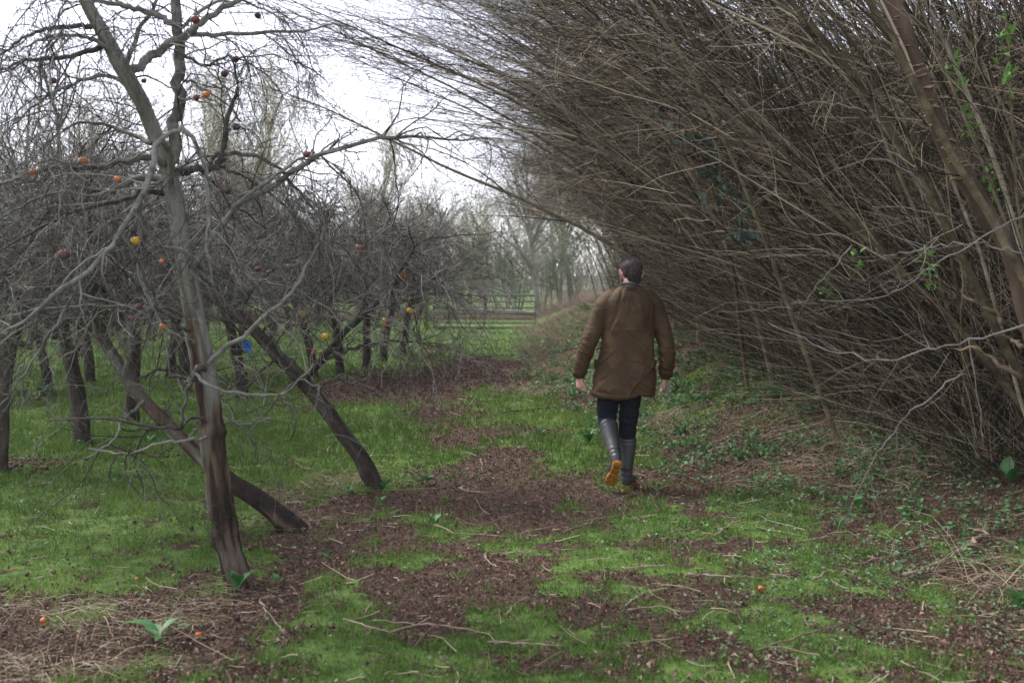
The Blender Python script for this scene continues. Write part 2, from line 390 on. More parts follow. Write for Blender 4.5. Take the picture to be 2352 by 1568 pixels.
def build_ground_cover():
    # nettles along the foot of the bank
    rng = RNG; n = 30000
    x, Y = frus(n, 3., 34, 1.9)
    d = x-bank_foot(Y)
    cl = fbm(x*1.7, Y*1.7, 123, 3)
    keep = (rng.random(n) < sstep(-.9, .1, d)*sstep(2.4, 1.4, d)*np.clip((cl-.38)*6, .08, 1)*np.where(Y < 7.5, .42, 1))
    x = x[keep]; Y = Y[keep]; h = rng.uniform(.04, .15, len(x))
    k = 9
    X = np.repeat(x, k)+rng.normal(0, .035, len(x)*k); YY = np.repeat(Y, k)+rng.normal(0, .035, len(x)*k)
    zz = np.repeat(ground_z(x, Y), k)+np.repeat(h, k)*rng.uniform(.1, 1.1, len(x)*k)
    V, F = leaf_quads(X, YY, zz, rng.uniform(.028, .062, len(X))*np.clip(YY/9, .8, 1.8), up=.6, asp=.65, fold=.3)
    mb = MB(); mb.add(V, F3=F, col=np.repeat(np.clip(rng.normal(.5, .22, len(X)), 0, 1), 5))
    tag(mb.build('nettles', M_nettle, smooth=False), 'low green nettles spreading along the foot of the bank', 'nettles', kind='stuff')
    # creeping ground ivy in the right foreground
    n = 110000
    x, Y = frus(n, 2.6, 11, 2.2)
    cl = fbm(x*2.1, Y*2.1, 222, 3)
    keep = (rng.random(n) < sstep(.2, 1.4, x-.05*Y)*np.clip((cl-.42)*5, 0.04, 1)*.6)
    keep |= (rng.random(n) < .05)
    x = x[keep]; Y = Y[keep]
    V, F = leaf_quads(x, Y, ground_z(x, Y)+rng.uniform(0, .03, len(x)), rng.uniform(.010, .024, len(x))*np.clip(Y/5, .9, 2), up=.35, asp=.95, fold=.2)
    mb = MB(); mb.add(V, F3=F, col=np.repeat(np.clip(rng.normal(.5, .25, len(x)), 0, 1), 5))
    tag(mb.build('creeping_weeds', M_ivyground, smooth=False), 'small round leaved weeds creeping over the right foreground', 'weeds', kind='stuff')
build_ground_cover()

def straw(centres, name, label, cat, m, L=(.15, .5), r=(.0008, .0019), lift=.5, bias=(0, 0, -.5), seg=5, spread=1.):
    """centres: list of (x, Y, radius, count)"""
    mb = MB(); rng = RNG
    for (cx, cy, rad, cnt) in centres:
        x = cx+rng.normal(0, rad*.5, cnt)*1.3; Y = cy+rng.normal(0, rad*.5, cnt)
        z = ground_z(x, Y)+rng.uniform(0, .03, cnt)
        D = np.stack([rng.normal(0, 1, cnt), rng.normal(0, 1, cnt)*.7, rng.uniform(0, lift, cnt)*1.2], -1)
        P = grow(np.stack([x, Y, z], -1), D, rng.uniform(*L, cnt), seg, .09, bias)
        gz = ground_z(P[..., 0], P[..., 1]); P[..., 2] = np.maximum(P[..., 2], gz+.004)
        tubes(P, taper(rng.uniform(*r, cnt)*max(1, cy/9), seg, .4), 3, mb, col=rng.random(cnt))
    return tag(mb.build(name, m), label, cat, kind='stuff')
def gc(px, py): p = gp(px, py); return p[0], p[1]
sc_ = [(*gc(240, 1440), .35, 200), (*gc(300, 1400), .25, 90), (*gc(400, 1440), .3, 110), (*gc(60, 1560), .3, 260), (*gc(330, 1530), .3, 90), (*gc(530, 1350), .2, 50), (*gc(20, 1400), .2, 60), (*gc(470, 1380), .3, 90)]
straw(sc_, 'dry_grass', 'tangle of dead straw coloured stems lying in the left foreground', 'dry grass', M_straw, L=(.08, .34))
sc_ = [(*gc(800, 1100), .28, 420), (*gc(760, 1125), .3, 220), (*gc(650, 1200), .25, 160), (*gc(600, 1150), .3, 120)]
straw(sc_, 'dead_grass_tuft', 'tuft of grey dead grass heaped at the feet of the two leaning apple trees', 'dry grass', M_straw, L=(.06, .26))

sc_ = [(*gc(1500, 975), .35, 260), (*gc(1440, 935), .4, 300), (*gc(1380, 880), .5, 360), (*gc(1300, 850), .6, 360), (*gc(1250, 900), .5, 240), (*gc(1950, 1010), .4, 260), (*gc(2080, 1060), .4, 320), (*gc(2150, 980), .4, 260), (*gc(1800, 960), .4, 160), (*gc(2320, 1340), .3, 200), (*gc(1850, 1080), .4, 140)]
straw(sc_, 'verge_straw', 'pale dead grass lying over the foot of the bank by the man', 'dry grass', M_straw, L=(.15, .55), r=(.001, .0024), lift=.9)
def build_bank_straw():
    rng = RNG; mb = MB()
    n = 15000
    x, Y = frus(n, 4.5, 34, 1.7)
    d = x-bank_foot(Y); cl = fbm(x*.9, Y*.9, 333, 3)
    keep = (rng.random(n) < sstep(-.8, .2, d)*sstep(3.6, 1.6, d)*np.clip((cl-.36)*4, .05, 1)*.9)
    x = x[keep]; Y = Y[keep]; n = len(x)
    D = np.stack([rng.normal(-.5, .7, n), rng.normal(-.2, .7, n), rng.uniform(.1, 1., n)], -1)
    P = grow(np.stack([x, Y, ground_z(x, Y)], -1), D, rng.uniform(.1, .5, n)*np.clip(Y/9, .8, 1.6), 5, .15, (-.15, 0, -.7))
    gz = ground_z(P[..., 0], P[..., 1]); P[..., 2] = np.maximum(P[..., 2], gz+.004)
    tubes(P, taper(rng.uniform(.001, .0024, n)*np.clip(Y/8, 1, 3), 5, .4), 3, mb, col=rng.random(n))
    tag(mb.build('bank_straw', M_straw), 'dead grass stems matted over the bank below the hedge', 'dry grass', kind='stuff')
    # tall dead brush beside the gate
    mb = MB(); n = 3600
    Y = rng.uniform(17, 34, n); x = bank_foot(Y)+rng.uniform(-.35, 2.0, n)
    keep = rng.random(n) < np.clip((fbm(x*.8, Y*.5, 3331, 2)-.3)*3, .1, 1)
    x = x[keep]; Y = Y[keep]; n = len(x)
    D = np.stack([rng.normal(-.35, .3, n), rng.normal(0, .25, n), rng.uniform(.6, 1., n)], -1)
    P = grow(np.stack([x, Y, ground_z(x, Y)-.02], -1), D, rng.uniform(.2, .85, n), 6, .09, (-.15, 0, -.2))
    tubes(P, taper(rng.uniform(.0022, .0045, n), 6, .4), 3, mb, col=rng.random(n))
    tag(mb.build('dead_brush', M_brush), 'pinkish brown dead stalks standing on the bank right of the gate', 'brush', kind='stuff')
build_bank_straw()

# ------------------------------------------------------------------ trees
def limb(pts, M=24):
    """pts: (px, py, depth, radius) -> (M,3) path and (M,) radii"""
    P = np.array([at(a, b, c) for a, b, c, _ in pts]); r = np.array([q[3] for q in pts])
    C = catmull(P, M); rj = np.random.default_rng(int(abs(pts[0][0])*7+abs(pts[1][1])))
    C[1:] += rj.normal(0, .3, (M-1, 3))*np.interp(np.linspace(0, len(r)-1, M-1), np.arange(len(r)), r)[:, None]+rj.normal(0, .004, (M-1, 3)); rr = np.interp(np.linspace(0, len(r)-1, M), np.arange(len(r)), r)
    return C, rr
def to_local(P, o): return P-np.asarray(o)

def trunk_mesh(P, r, k=28, rows=110, ridge=.12, seed=1, flare=.35, tone=None, mb=None, lumps=()):
    """barked trunk: lengthwise ridges, burrs, root flare; 'tone' goes from torn brown bark to smooth grey"""
    C = catmull(P, rows); rr = np.interp(np.linspace(0, 1, rows), np.linspace(0, 1, len(r)), r)
    T = norm(np.gradient(C, axis=0)); U = norm(np.cross(T, np.array([0, 1., .05]))); W = np.cross(T, U)
    a = np.arange(k)*2*math.pi/k; s = np.concatenate([[0], np.cumsum(np.linalg.norm(np.diff(C, axis=0), axis=1))])
    A, S = np.meshgrid(a, s)
    tt = np.linspace(0, 1, rows)[:, None]
    e = vnoise(np.cos(A)*3+np.sin(A)*2+5+.5*np.sin(S*6), S*5, seed)
    e = fbm(A*1.9+.6*np.sin(S*3.1), S*3.2, seed, 3); e2 = fbm(A*5, S*8, seed+5, 2)
    # close the seam of the angle noise
    bl = sstep(0, 1, A/(2*math.pi)); e = e*(1-bl)+fbm((A-2*math.pi)*1.9+.6*np.sin(S*3.1), S*3.2, seed, 3)*bl
    e2 = e2*(1-bl)+fbm((A-2*math.pi)*5, S*8, seed+5, 2)*bl
    am = ridge if tone is None else ridge*(1.15-.95*np.asarray(tone(tt)))
    rg = np.abs(2*e-1); cr = np.exp(-(rg/.16)**2)
    rad = rr[:, None]*(1+am*(e-.5)*2.+am*1.2*(e2-.5)-am*.75*cr)
    rad = rad*(1+flare*np.exp(-S/.1)*(1+.5*np.sin(A*3+seed)))
    for (ls, la, lr, lh) in lumps:
        da = (A-la+math.pi) % (2*math.pi)-math.pi
        rad = rad + lh*np.exp(-((S-ls)/lr)**2-(da*rr[:, None]/lr)**2)
    V = C[:, None]+rad[..., None]*(np.cos(A)[..., None]*U[:, None]+np.sin(A)[..., None]*W[:, None])
    i, j = np.meshgrid(np.arange(rows-1), np.arange(k), indexing='ij')
    F = np.stack([i*k+j, i*k+(j+1) % k, (i+1)*k+(j+1) % k, (i+1)*k+j], -1).reshape(-1, 4)
    tn = np.full(A.shape, .45) if tone is None else np.broadcast_to(tone(tt), A.shape)
    tn = np.clip(tn+(e-.5)*(1.+1.8*np.exp(-((tn-.5)/.2)**2))-.25*cr*(am/ridge), 0, 1)
    if mb is None: mb = MB()
    mb.add(V.reshape(-1, 3), F, F3=[(0, q+1, q) for q in range(1, k-1)], col=tn.ravel())
    return mb

def crown_twigs(LP, LR, n1, n2, n3, zmin=None, zsoft=.5, **kw):
    return crown_twigs_(LP, LR, n1, n2, n3, zmin=zmin, zsoft=zsoft, **kw)
def crown_twigs_(LP, LR, n1, n2, n3, zmin=None, zsoft=.5, l1=(.5, 1.2), l2=(.25, .6), l3=(.04, .16), droop=.35, rr=(.006, .003, .0017), t0=.2, w=None, rng=RNG, extra=None, n4=0, wand=.2):
    """three orders of twigs on limbs LP (N,M,3); returns an MB and all level-2 points"""
    mb = MB()
    S, D, rp = spawn(LP, LR, n1, t0, 1., (.5, 1.2), rng, w)
    P1 = grow(S, D, rng.uniform(*l1, n1), 9, wand, (0, 0, -droop), rng); R1 = taper(np.minimum(rp*.6, rng.uniform(.6, 1.5, n1)*rr[0]), 9, .3)
    if zmin is not None:
        ok = rng.random(n1) < np.clip((P1[:, -1, 2]-zmin)/zsoft, .04, 1); P1 = P1[ok]; R1 = R1[ok]
    tubes(P1, R1, 5, mb, col=rng.random(len(P1)))
    S, D, rp = spawn(P1, R1, n2, .1, 1., (.4, 1.2), rng)
    P2 = grow(S, D, rng.uniform(*l2, n2), 6, wand, (0, 0, -droop*.8), rng); R2 = taper(np.minimum(rp*.8, rng.uniform(.6, 1.4, n2)*rr[1]), 6, .35)
    tubes(P2, R2, 3, mb, col=rng.random(n2))
    S, D, rp = spawn(P2, R2, n3, .1, 1., (.5, 1.4), rng)
    P3 = grow(S, D, rng.uniform(*l3, n3), 3, wand, (0, 0, .1), rng); R3 = taper(np.full(n3, rr[2]), 3, .6)
    tubes(P3, R3, 3, mb, col=rng.random(n3))
    return mb, P1, P2

# ---- the three traced apple trees: limbs as measured points (px, py, depth, radius)
def near_apple():
    b = gp(548, 1340); b[2] -= .03
    root = empty('apple_tree', b)
    tag(root, 'nearest apple tree, upright forked trunk with torn brown bark low down', 'apple tree')
    tr = [(553,1352,5.28,.092),(528,1260,5.28,.078),(512,1170,5.27,.080),(498,1080,5.26,.078),(487,990,5.25,.081),(476,900,5.25,.078),(465,830,5.25,.073),(449,750,5.25,.067),(436,670,5.25,.060),(423,590,5.25,.055),(408,510,5.25,.051),(396,430,5.25,.05),(380,370,5.25,.044),(352,300,5.22,.044),(328,240,5.2,.043),(300,190,5.15,.043),(272,140,5.12,.044),(242,85,5.1,.038),(208,25,5.08,.036),(172,-50,5.05,.03),(130,-140,5.,.024)]
    P = np.array([at(a, c, d) for a, c, d, _ in tr])-b; r = np.array([q[3] for q in tr]); P = np.vstack([[P[0]-.13*norm(P[1]-P[0])], P]); r = np.r_[r[0]*1.05, r]*np.r_[[.86]*12, np.full(len(r)-11, .92)]
    tone = lambda t: np.clip(np.interp(t, [0, .08, .2, .33, .37, .44, 1], [.1, .3, .4, .36, .62, .85, .95]), 0, 1)
    trunk_mesh(P, r, 56, 420, .26, 3, .5, tone, lumps=[(.42, .3, .05, .03), (1.0, 2.6, .035, .03), (1.02, 4.2, .03, .035), (1.5, 1.5, .04, .02), (1.9, 5.2, .03, .02)]).build('trunk', M_trunk, root)
    Ls = [
     [(396,420,5.25,.036),(404,340,5.28,.034),(408,250,5.3,.033),(410,160,5.32,.031),(409,80,5.34,.029),(402,0,5.36,.027),(396,-160,5.4,.02)],
     [(298,165,5.15,.024),(345,125,5.2,.023),(400,95,5.25,.022),(450,60,5.3,.019),(520,20,5.35,.015),(590,-30,5.4,.01)],
     [(440,80,5.3,.013),(500,80,5.4,.012),(590,76,5.45,.010),(690,72,5.5,.007),(760,58,5.5,.005),(850,75,5.5,.003)],
     [(408,58,5.33,.018),(360,35,5.3,.016),(290,14,5.2,.014),(200,0,5.1,.01),(90,-10,5.,.006)],
     [(392,440,5.2,.017),(398,375,5.05,.016),(368,322,4.9,.015),(348,395,4.75,.014),(312,470,4.65,.013),(268,555,4.6,.0125),(195,628,4.5,.011),(120,688,4.4,.009),(40,742,4.3,.006),(-60,800,4.2,.004)],
     [(368,322,4.9,.010),(405,300,4.9,.011),(432,302,4.9,.0115),(462,350,4.9,.011),(476,420,4.88,.010),(480,500,4.85,.009),(478,570,4.8,.007),(490,650,4.8,.004)],
     [(268,553,4.6,.008),(305,585,4.6,.008),(332,640,4.6,.0075),(356,690,4.6,.006),(340,760,4.6,.004),(320,830,4.6,.003)],
     [(190,632,4.5,.007),(150,710,4.5,.007),(95,800,4.4,.006),(40,880,4.3,.004),(0,930,4.3,.003)],
     [(478,835,5.2,.013),(520,796,5.2,.012),(565,766,5.2,.011),(641,701,5.2,.009),(680,655,5.2,.008),(706,607,5.2,.007),(742,528,5.2,.007),(780,450,5.2,.004)],
     [(436,640,5.2,.017),(475,560,5.2,.016),(540,486,5.25,.016),(630,421,5.3,.015),(700,378,5.35,.014),(753,349,5.4,.013),(861,317,5.5,.011),(947,313,5.55,.009),(1040,322,5.6,.006),(1130,316,5.6,.004),(1215,330,5.6,.002)],
     [(510,512,5.25,.008),(560,455,5.2,.009),(640,400,5.2,.008),(700,362,5.2,.007),(780,345,5.2,.005),(850,350,5.2,.003)],
     [(396,400,5.25,.020),(430,390,5.25,.019),(468,385,5.25,.019),(504,378,5.25,.018),(514,346,5.25,.016),(518,288,5.25,.014),(536,234,5.3,.011),(545,190,5.3,.008),(535,130,5.3,.004)],
     [(484,376,5.25,.012),(492,355,5.3,.012),(515,349,5.3,.012),(576,355,5.35,.011),(630,380,5.35,.009),(680,430,5.4,.007),(735,500,5.4,.005),(770,560,5.4,.003)],
     [(506,382,5.3,.009),(560,405,5.3,.008),(620,445,5.3,.007),(680,500,5.3,.005),(720,550,5.3,.003)],
     [(384,375,5.2,.018),(324,364,5.1,.016),(216,385,5.,.014),(108,389,4.9,.011),(0,425,4.8,.008),(-90,450,4.7,.005)],
     [(392,425,5.25,.020),(330,405,5.3,.018),(252,440,5.3,.014),(160,430,5.3,.011),(60,470,5.3,.007),(-40,520,5.3,.004)],
     [(400,450,5.25,.015),(340,440,5.2,.014),(280,460,5.1,.012),(180,480,5.,.009),(60,540,4.9,.006),(-40,600,4.9,.004)],
     [(250,100,5.1,.015),(180,125,5.,.012),(100,135,4.9,.010),(30,150,4.8,.007),(-60,200,4.7,.004)],
     [(225,60,5.1,.014),(150,60,5.,.011),(70,80,4.9,.008),(-10,130,4.8,.005)],
     [(262,125,5.1,.013),(200,85,5.,.010),(130,80,4.9,.008),(60,105,4.8,.005),(10,140,4.8,.003)],
     [(310,205,5.15,.011),(250,175,5.1,.010),(180,190,5.,.008),(110,220,4.9,.006),(30,290,4.8,.004)],
     [(472,850,5.2,.016),(456,842,5.14,.016),(443,868,5.1,.014),(428,905,5.05,.009),(420,960,5.,.008),(417,985,5.,.004)],
     [(449,858,5.1,.009),(475,882,5.05,.009),(530,900,5.,.008),(600,908,5.,.007),(650,903,5.,.006),(690,870,5.,.005),(722,835,5.,.004)],
     [(640,905,5.,.006),(670,940,4.95,.006),(676,985,4.95,.004),(668,1010,4.95,.003)],
     [(436,735,5.2,.008),(400,715,5.1,.008),(330,705,5.,.007),(230,702,5.,.006),(120,706,5.,.004),(30,720,5.,.003)],
     [(441,765,5.2,.009),(400,740,5.1,.008),(350,700,5.,.007),(300,640,4.9,.006),(260,600,4.8,.004)],
     [(478,970,5.2,.008),(440,960,5.1,.008),(400,985,5.,.007),(330,975,5.,.006),(220,960,5.,.005),(110,968,5.,.003)],
     [(480,1000,5.2,.007),(440,1010,5.,.007),(370,1015,4.9,.006),(290,1040,4.9,.005),(200,1030,4.9,.003)],
     [(300,1020,4.9,.005),(285,1070,4.9,.0045),(300,1110,4.9,.004),(322,1136,4.9,.003)],
     [(275,1025,4.9,.004),(255,1080,4.9,.0035),(240,1130,4.9,.003)],
     [(285,300,5.2,.004),(210,150,5.1,.003),(160,230,5.,.003),(110,320,5.,.002)],
     [(350,290,5.2,.010),(335,220,5.3,.009),(290,170,5.35,.014),(310,90,5.4,.013),(350,20,5.4,.01),(380,-60,5.4,.007)],
     [(410,120,5.35,.010),(470,150,5.4,.008),(530,130,5.4,.006),(610,170,5.4,.004),(660,240,5.4,.002)],
     [(410,70,5.35,.010),(480,10,5.4,.009),(560,5,5.4,.007),(640,40,5.4,.005),(700,110,5.4,.003),(730,180,5.4,.002)],
     [(412,180,5.35,.008),(460,200,5.4,.006),(530,250,5.4,.004),(580,330,5.4,.002)],
     [(350,330,5.2,.012),(280,300,5.3,.010),(200,280,5.3,.008),(130,310,5.3,.005),(60,380,5.3,.003)],
    ]
    LP = []; LR = []
    for L in Ls:
        C, rr = limb(L); C = C-b
        tubes(C[None], rr[None]*(1+.12*(fbm(np.arange(24)*.7, np.full(24, L[0][0]), 5)-.5))[None], 8, col=[R.random()]).build('limb', M_apple_bark, root)
        LP.append(C); LR.append(rr)
    LP.append(catmull(P[12:], 24)); LR.append(np.interp(np.linspace(0, 1, 24), np.linspace(0, 1, len(r)-12), r[12:]))
    LP = np.array(LP); LR = np.array(LR)
    # keep the twig growth where the crown is: high up and to the left
    mb, P1, P2 = crown_twigs(LP, LR, 430, 2600, 5200, zmin=.85, zsoft=.7, l1=(.2, .8), l2=(.1, .42), l3=(.02, .08), droop=.4, rr=(.0042, .0022, .0014), wand=.25)
    tag(mb.build('twigs', M_apple_twig, root), kind='stuff')
    return root, b, P1, P2

def wire_netting(b):
    # rusted netting wrapped about the trunk foot
    mb = MB(); rng = np.random.default_rng(3)
    n = 60; a0 = rng.uniform(0, 6.28, n); z0 = rng.uniform(.0, 1., n)
    tt = np.linspace(0, 1, 12)
    ax = lambda z: (at(528, 1260, 5.28)-b)*(1-z)[..., None]+(at(508, 1150, 5.27)-b)*z[..., None]
    A = a0[:, None]+tt[None]*rng.uniform(-1.8, 1.8, n)[:, None]; Z = np.clip(z0[:, None]+tt[None]*rng.uniform(-.8, .8, n)[:, None], -1., 1.)
    Rr = .088+rng.uniform(0, .01, n)[:, None]+.012*np.sin(tt*9)[None]+.012*np.clip(-Z, 0, 1)
    C = ax(Z)
    P = C+np.stack([np.cos(A)*Rr, np.sin(A)*Rr, 0*A], -1)
    tubes(P, np.full((n, 12), .0012), 3, mb)
    return mb

t1, b1, P1a, P2a = near_apple()
wire_netting(b1).build('wire_netting', mat('rusty_wire', [(.3, (.04, .03, .025)), (.7, (.1, .075, .055))], 20, bump=0, rough=.6), t1)

def leaning_apple(pts, Ls, base, label, n=(150, 900, 1700), tone=(.2, .9), mt=None, seed=4):
    b = gp(*base); b[2] -= .04
    root = empty('apple_tree', b); tag(root, label, 'apple tree')
    P = np.array([at(a, c, d) for a, c, d, _ in pts])-b; r = np.array([q[3] for q in pts]); P = np.vstack([[P[0]-.16*norm(P[1]-P[0])-[0, 0, .05]], P]); r = np.r_[r[0]*1.1, r]*.85
    tn = lambda t: np.interp(t, [0, .25, .5, 1], [tone[0], tone[0]+.1, tone[1]-.1, tone[1]])
    trunk_mesh(P, r, 26, 180, .16, seed, .35, tn, lumps=[(.35, 1., .05, .025), (.9, 2.2, .04, .03), (1.4, 4., .04, .03)]).build('trunk', mt or M_trunk, root)
    LP = []; LR = []
    for L in Ls:
        C, rr = limb(L); C = C-b
        tubes(C[None], rr[None], 7, col=[R.random()]).build('limb', M_apple_bark, root); LP.append(C); LR.append(rr)
    k = max(3, len(P)//2)
    LP.append(catmull(P[k:], 24)); LR.append(np.interp(np.linspace(0, 1, 24), np.linspace(0, 1, len(P)-k), r[k:]))
    LP = np.array(LP); LR = np.array(LR)
    mb, A1, A2 = crown_twigs(LP, LR, *n, zmin=.6, zsoft=.8, l1=(.3, 1.1), l2=(.15, .55), l3=(.02, .1), droop=.25, rr=(.0055, .003, .0018), wand=.27)
    tag(mb.build('twigs', M_apple_twig, root), kind='stuff')
    return root, b, A1, A2
t2 = leaning_apple(
    [(690,1225,6.45,.085),(640,1180,6.45,.078),(585,1140,6.46,.074),(530,1105,6.47,.070),(470,1055,6.48,.066),(425,1015,6.5,.060),(375,965,6.52,.056),(335,925,6.54,.052),(300,880,6.56,.050),(262,820,6.58,.048),(238,780,6.6,.045),(222,730,6.6,.042),(200,680,6.6,.038),(170,630,6.6,.033),(120,570,6.6,.026),(60,520,6.6,.02),(0,480,6.6,.014)],
    [[(225,740,6.6,.02),(245,690,6.5,.018),(225,640,6.4,.015),(210,570,6.3,.012),(190,500,6.2,.009),(150,420,6.2,.006)],
     [(285,860,6.5,.016),(300,780,6.4,.014),(280,700,6.4,.012),(265,640,6.4,.010),(290,540,6.4,.006)],
     [(262,820,6.58,.014),(200,760,6.5,.012),(120,730,6.4,.010),(40,760,6.3,.007),(-40,820,6.2,.004)],
     [(330,920,6.5,.012),(290,960,6.4,.010),(260,1010,6.3,.008),(200,1050,6.2,.005)],
     [(425,1015,6.5,.012),(455,985,6.4,.010),(500,960,6.3,.008),(560,975,6.3,.006),(620,960,6.3,.003)],
     [(200,680,6.6,.018),(280,620,6.7,.015),(360,580,6.8,.012),(420,590,6.9,.008),(500,640,7.,.004)],
     [(120,570,6.6,.015),(60,600,6.5,.012),(0,650,6.4,.009),(-60,720,6.4,.005)],
     [(300,880,6.55,.010),(360,850,6.5,.009),(400,860,6.4,.007),(440,900,6.4,.004)],
     [(375,965,6.5,.009),(330,1000,6.4,.007),(310,1060,6.4,.005),(330,1120,6.4,.003)]],
    (690, 1222), 'apple tree leaning far to the left behind the nearest trunk, grey upper bark', seed=9, n=(330, 2000, 3600))
t3 = leaning_apple(
    [(862,1118,7.75,.085),(835,1060,7.76,.078),(795,1005,7.78,.074),(760,955,7.8,.070),(725,910,7.82,.068),(690,868,7.84,.072),(645,825,7.86,.062),(595,770,7.88,.058),(550,725,7.9,.055),(510,695,7.92,.05),(480,680,7.94,.045),(440,640,8.,.035),(400,590,8.,.026),(360,540,8.,.018)],
    [[(695,870,7.8,.030),(735,840,7.7,.028),(765,790,7.65,.026),(810,745,7.6,.024),(860,700,7.6,.022),(900,655,7.6,.018),(930,605,7.6,.015),(950,570,7.6,.010),(935,520,7.6,.006)],
     [(740,835,7.7,.014),(780,810,7.65,.014),(830,795,7.6,.012),(900,785,7.5,.010),(980,790,7.45,.006),(1060,808,7.4,.003)],
     [(935,600,7.6,.008),(980,640,7.5,.007),(1040,670,7.4,.005),(1090,705,7.4,.003)],
     [(945,575,7.6,.006),(985,620,7.55,.005),(1020,670,7.5,.004),(1030,710,7.5,.002)],
     [(650,828,7.85,.016),(640,780,7.8,.014),(680,720,7.8,.012),(700,680,7.8,.010),(760,640,7.8,.007),(840,620,7.8,.004)],
     [(595,770,7.88,.014),(630,740,7.8,.012),(690,745,7.7,.010),(740,730,7.7,.007),(800,740,7.7,.004)],
     [(550,725,7.9,.018),(590,650,7.8,.016),(660,600,7.8,.013),(740,560,7.8,.010),(820,540,7.8,.006),(900,560,7.8,.003)],
     [(510,695,7.9,.016),(540,620,8.,.014),(590,540,8.,.011),(650,480,8.,.008),(720,440,8.,.004)],
     [(480,680,7.94,.018),(420,690,7.8,.014),(350,720,7.7,.010),(290,760,7.6,.006)],
     [(440,640,8.,.016),(470,560,8.1,.012),(520,480,8.1,.009),(590,420,8.1,.005)],
     [(725,910,7.8,.010),(745,880,7.6,.010),(790,860,7.5,.008),(800,880,7.5,.004)],
     [(690,868,7.84,.012),(650,900,7.6,.010),(600,960,7.5,.007),(560,1010,7.5,.004)],
     [(640,822,7.86,.012),(590,860,7.7,.010),(560,900,7.6,.007),(500,930,7.6,.004)],
     [(900,655,7.6,.008),(885,720,7.5,.006),(890,780,7.5,.004),(930,830,7.5,.002)],
     [(930,605,7.6,.007),(945,680,7.5,.006),(960,760,7.4,.004),(1000,850,7.4,.002)]],
    (862, 1118), 'apple tree with a dark trunk leaning left from a mound of dead grass', seed=14, mt=M_dark_trunk, tone=(.3, .6), n=(300, 2000, 3800))

# ---- orchard tree templates for the trees behind
def orchard_template(seed):
    rng = np.random.default_rng(seed)
    root = empty('apple_tree'); root.location = (0, 0, 0)
    lean = rng.normal(0, .08, 2)
    P = np.array([[0, 0, -.05], [lean[0]*.4, lean[1]*.3, .45], [lean[0]*1.1, lean[1], .95], [lean[0]*2.+.1, lean[1]*1.5, 1.5]])
    trunk_mesh(catmull(P, 8), np.linspace(.082, .055, 8), 14, 30, .2, seed, .4).build('trunk', M_dark_trunk, root)
    n = 9; top = P[-1]; a = rng.uniform(0, 6.28)+np.arange(n)*2.4
    S = np.repeat(top[None], n, 0)-np.array([[0, 0, 1.]])*rng.uniform(0, .5, n)[:, None]*[0, 0, 1]
    D = np.stack([np.cos(a), np.sin(a), rng.uniform(.25, 1.5, n)], -1)
    LP = grow(S, D, rng.uniform(1.5, 2.6, n), 12, .13, (0, 0, -.09), rng); LR = taper(rng.uniform(.022, .04, n), 12, .25)
    mb = tubes(LP, LR, 6, col=rng.random(n)); mb.build('limbs', M_apple_bark, root)
    mb, _, _ = crown_twigs(LP, LR, 150, 1500, 2200, zmin=1.0, zsoft=.5, l1=(.6, 1.5), l2=(.25, .8), l3=(.05, .2), droop=.16, rr=(.008, .0042, .0028), t0=.1, rng=rng, wand=.24)
    tag(mb.build('twigs', M_apple_twig, root), kind='stuff')
    return root
OT = [orchard_template(s) for s in (101, 102, 103)]
used = set()
def place(templates, i, loc, rz, sc, label, cat, group):
    t = templates[i]
    if id(t) not in used: used.add(id(t)); o = t
    else: o = copy_tree(t)
    o.location = tuple(float(q) for q in loc); o.rotation_euler = (0, 0, rz); o.scale = (sc,)*3 if np.isscalar(sc) else sc
    for q in ('label', 'category', 'group'):
        if q in o: del o[q]
    tag(o, label, cat, group); return o
spots = [(190,1022,'orchard tree with a bare trunk on the grass at the left, behind the leaning trunk'),
 (-8,1085,'orchard tree whose dark trunk is cut off by the left edge of the photo'),
 (303,975,'dark orchard trunk seen just behind the grey leaning trunk'),
 (112,903,'dark orchard trunk rising behind broad leaved plants near the left edge'),
 (207,880,'slim orchard trunk left of the grey leaning trunk, further back on the grass'),
 (390,868,'far orchard trunk in the gap left of the nearest trunk'),
 (560,915,'orchard trunk with the blue tag, right behind the nearest trunk'),
 (722,870,'leftmost trunk of the receding row right of the nearest tree'),
 (782,860,'leaning trunk second from the left in the receding row'),
 (842,845,'orchard trunk third from the left in the receding row'),
 (879,831,'thin dark orchard trunk just left of the last one in the row'),
 (928,816,'last orchard trunk of the row, nearest to the gate post')]
for i, (px, py, lab) in enumerate(spots):
    p = gp(px, py)
    place(OT, i % 3, p, R.uniform(0, 6.28), R.uniform(.9, 1.08), lab, 'apple tree', 'orchard trees behind the front three')
for i in range(34):
    row, k = divmod(i, 9)
    Y = 13+k*3.4+R.uniform(-.6, .6)+row*1.5; x = -5.6-row*3.6-k*.25+R.uniform(-.5, .5)
    if row == 0 and k < 1: continue
    place(OT, R.randrange(3), (x, Y, float(ground_z(x, Y))), R.uniform(0, 6.28), R.uniform(.95, 1.25),
          f'{ORD[k]} bare tree from the camera in the {ORD[row+1]} orchard row left of the grass', 'apple tree', 'orchard trees in the rows far left')
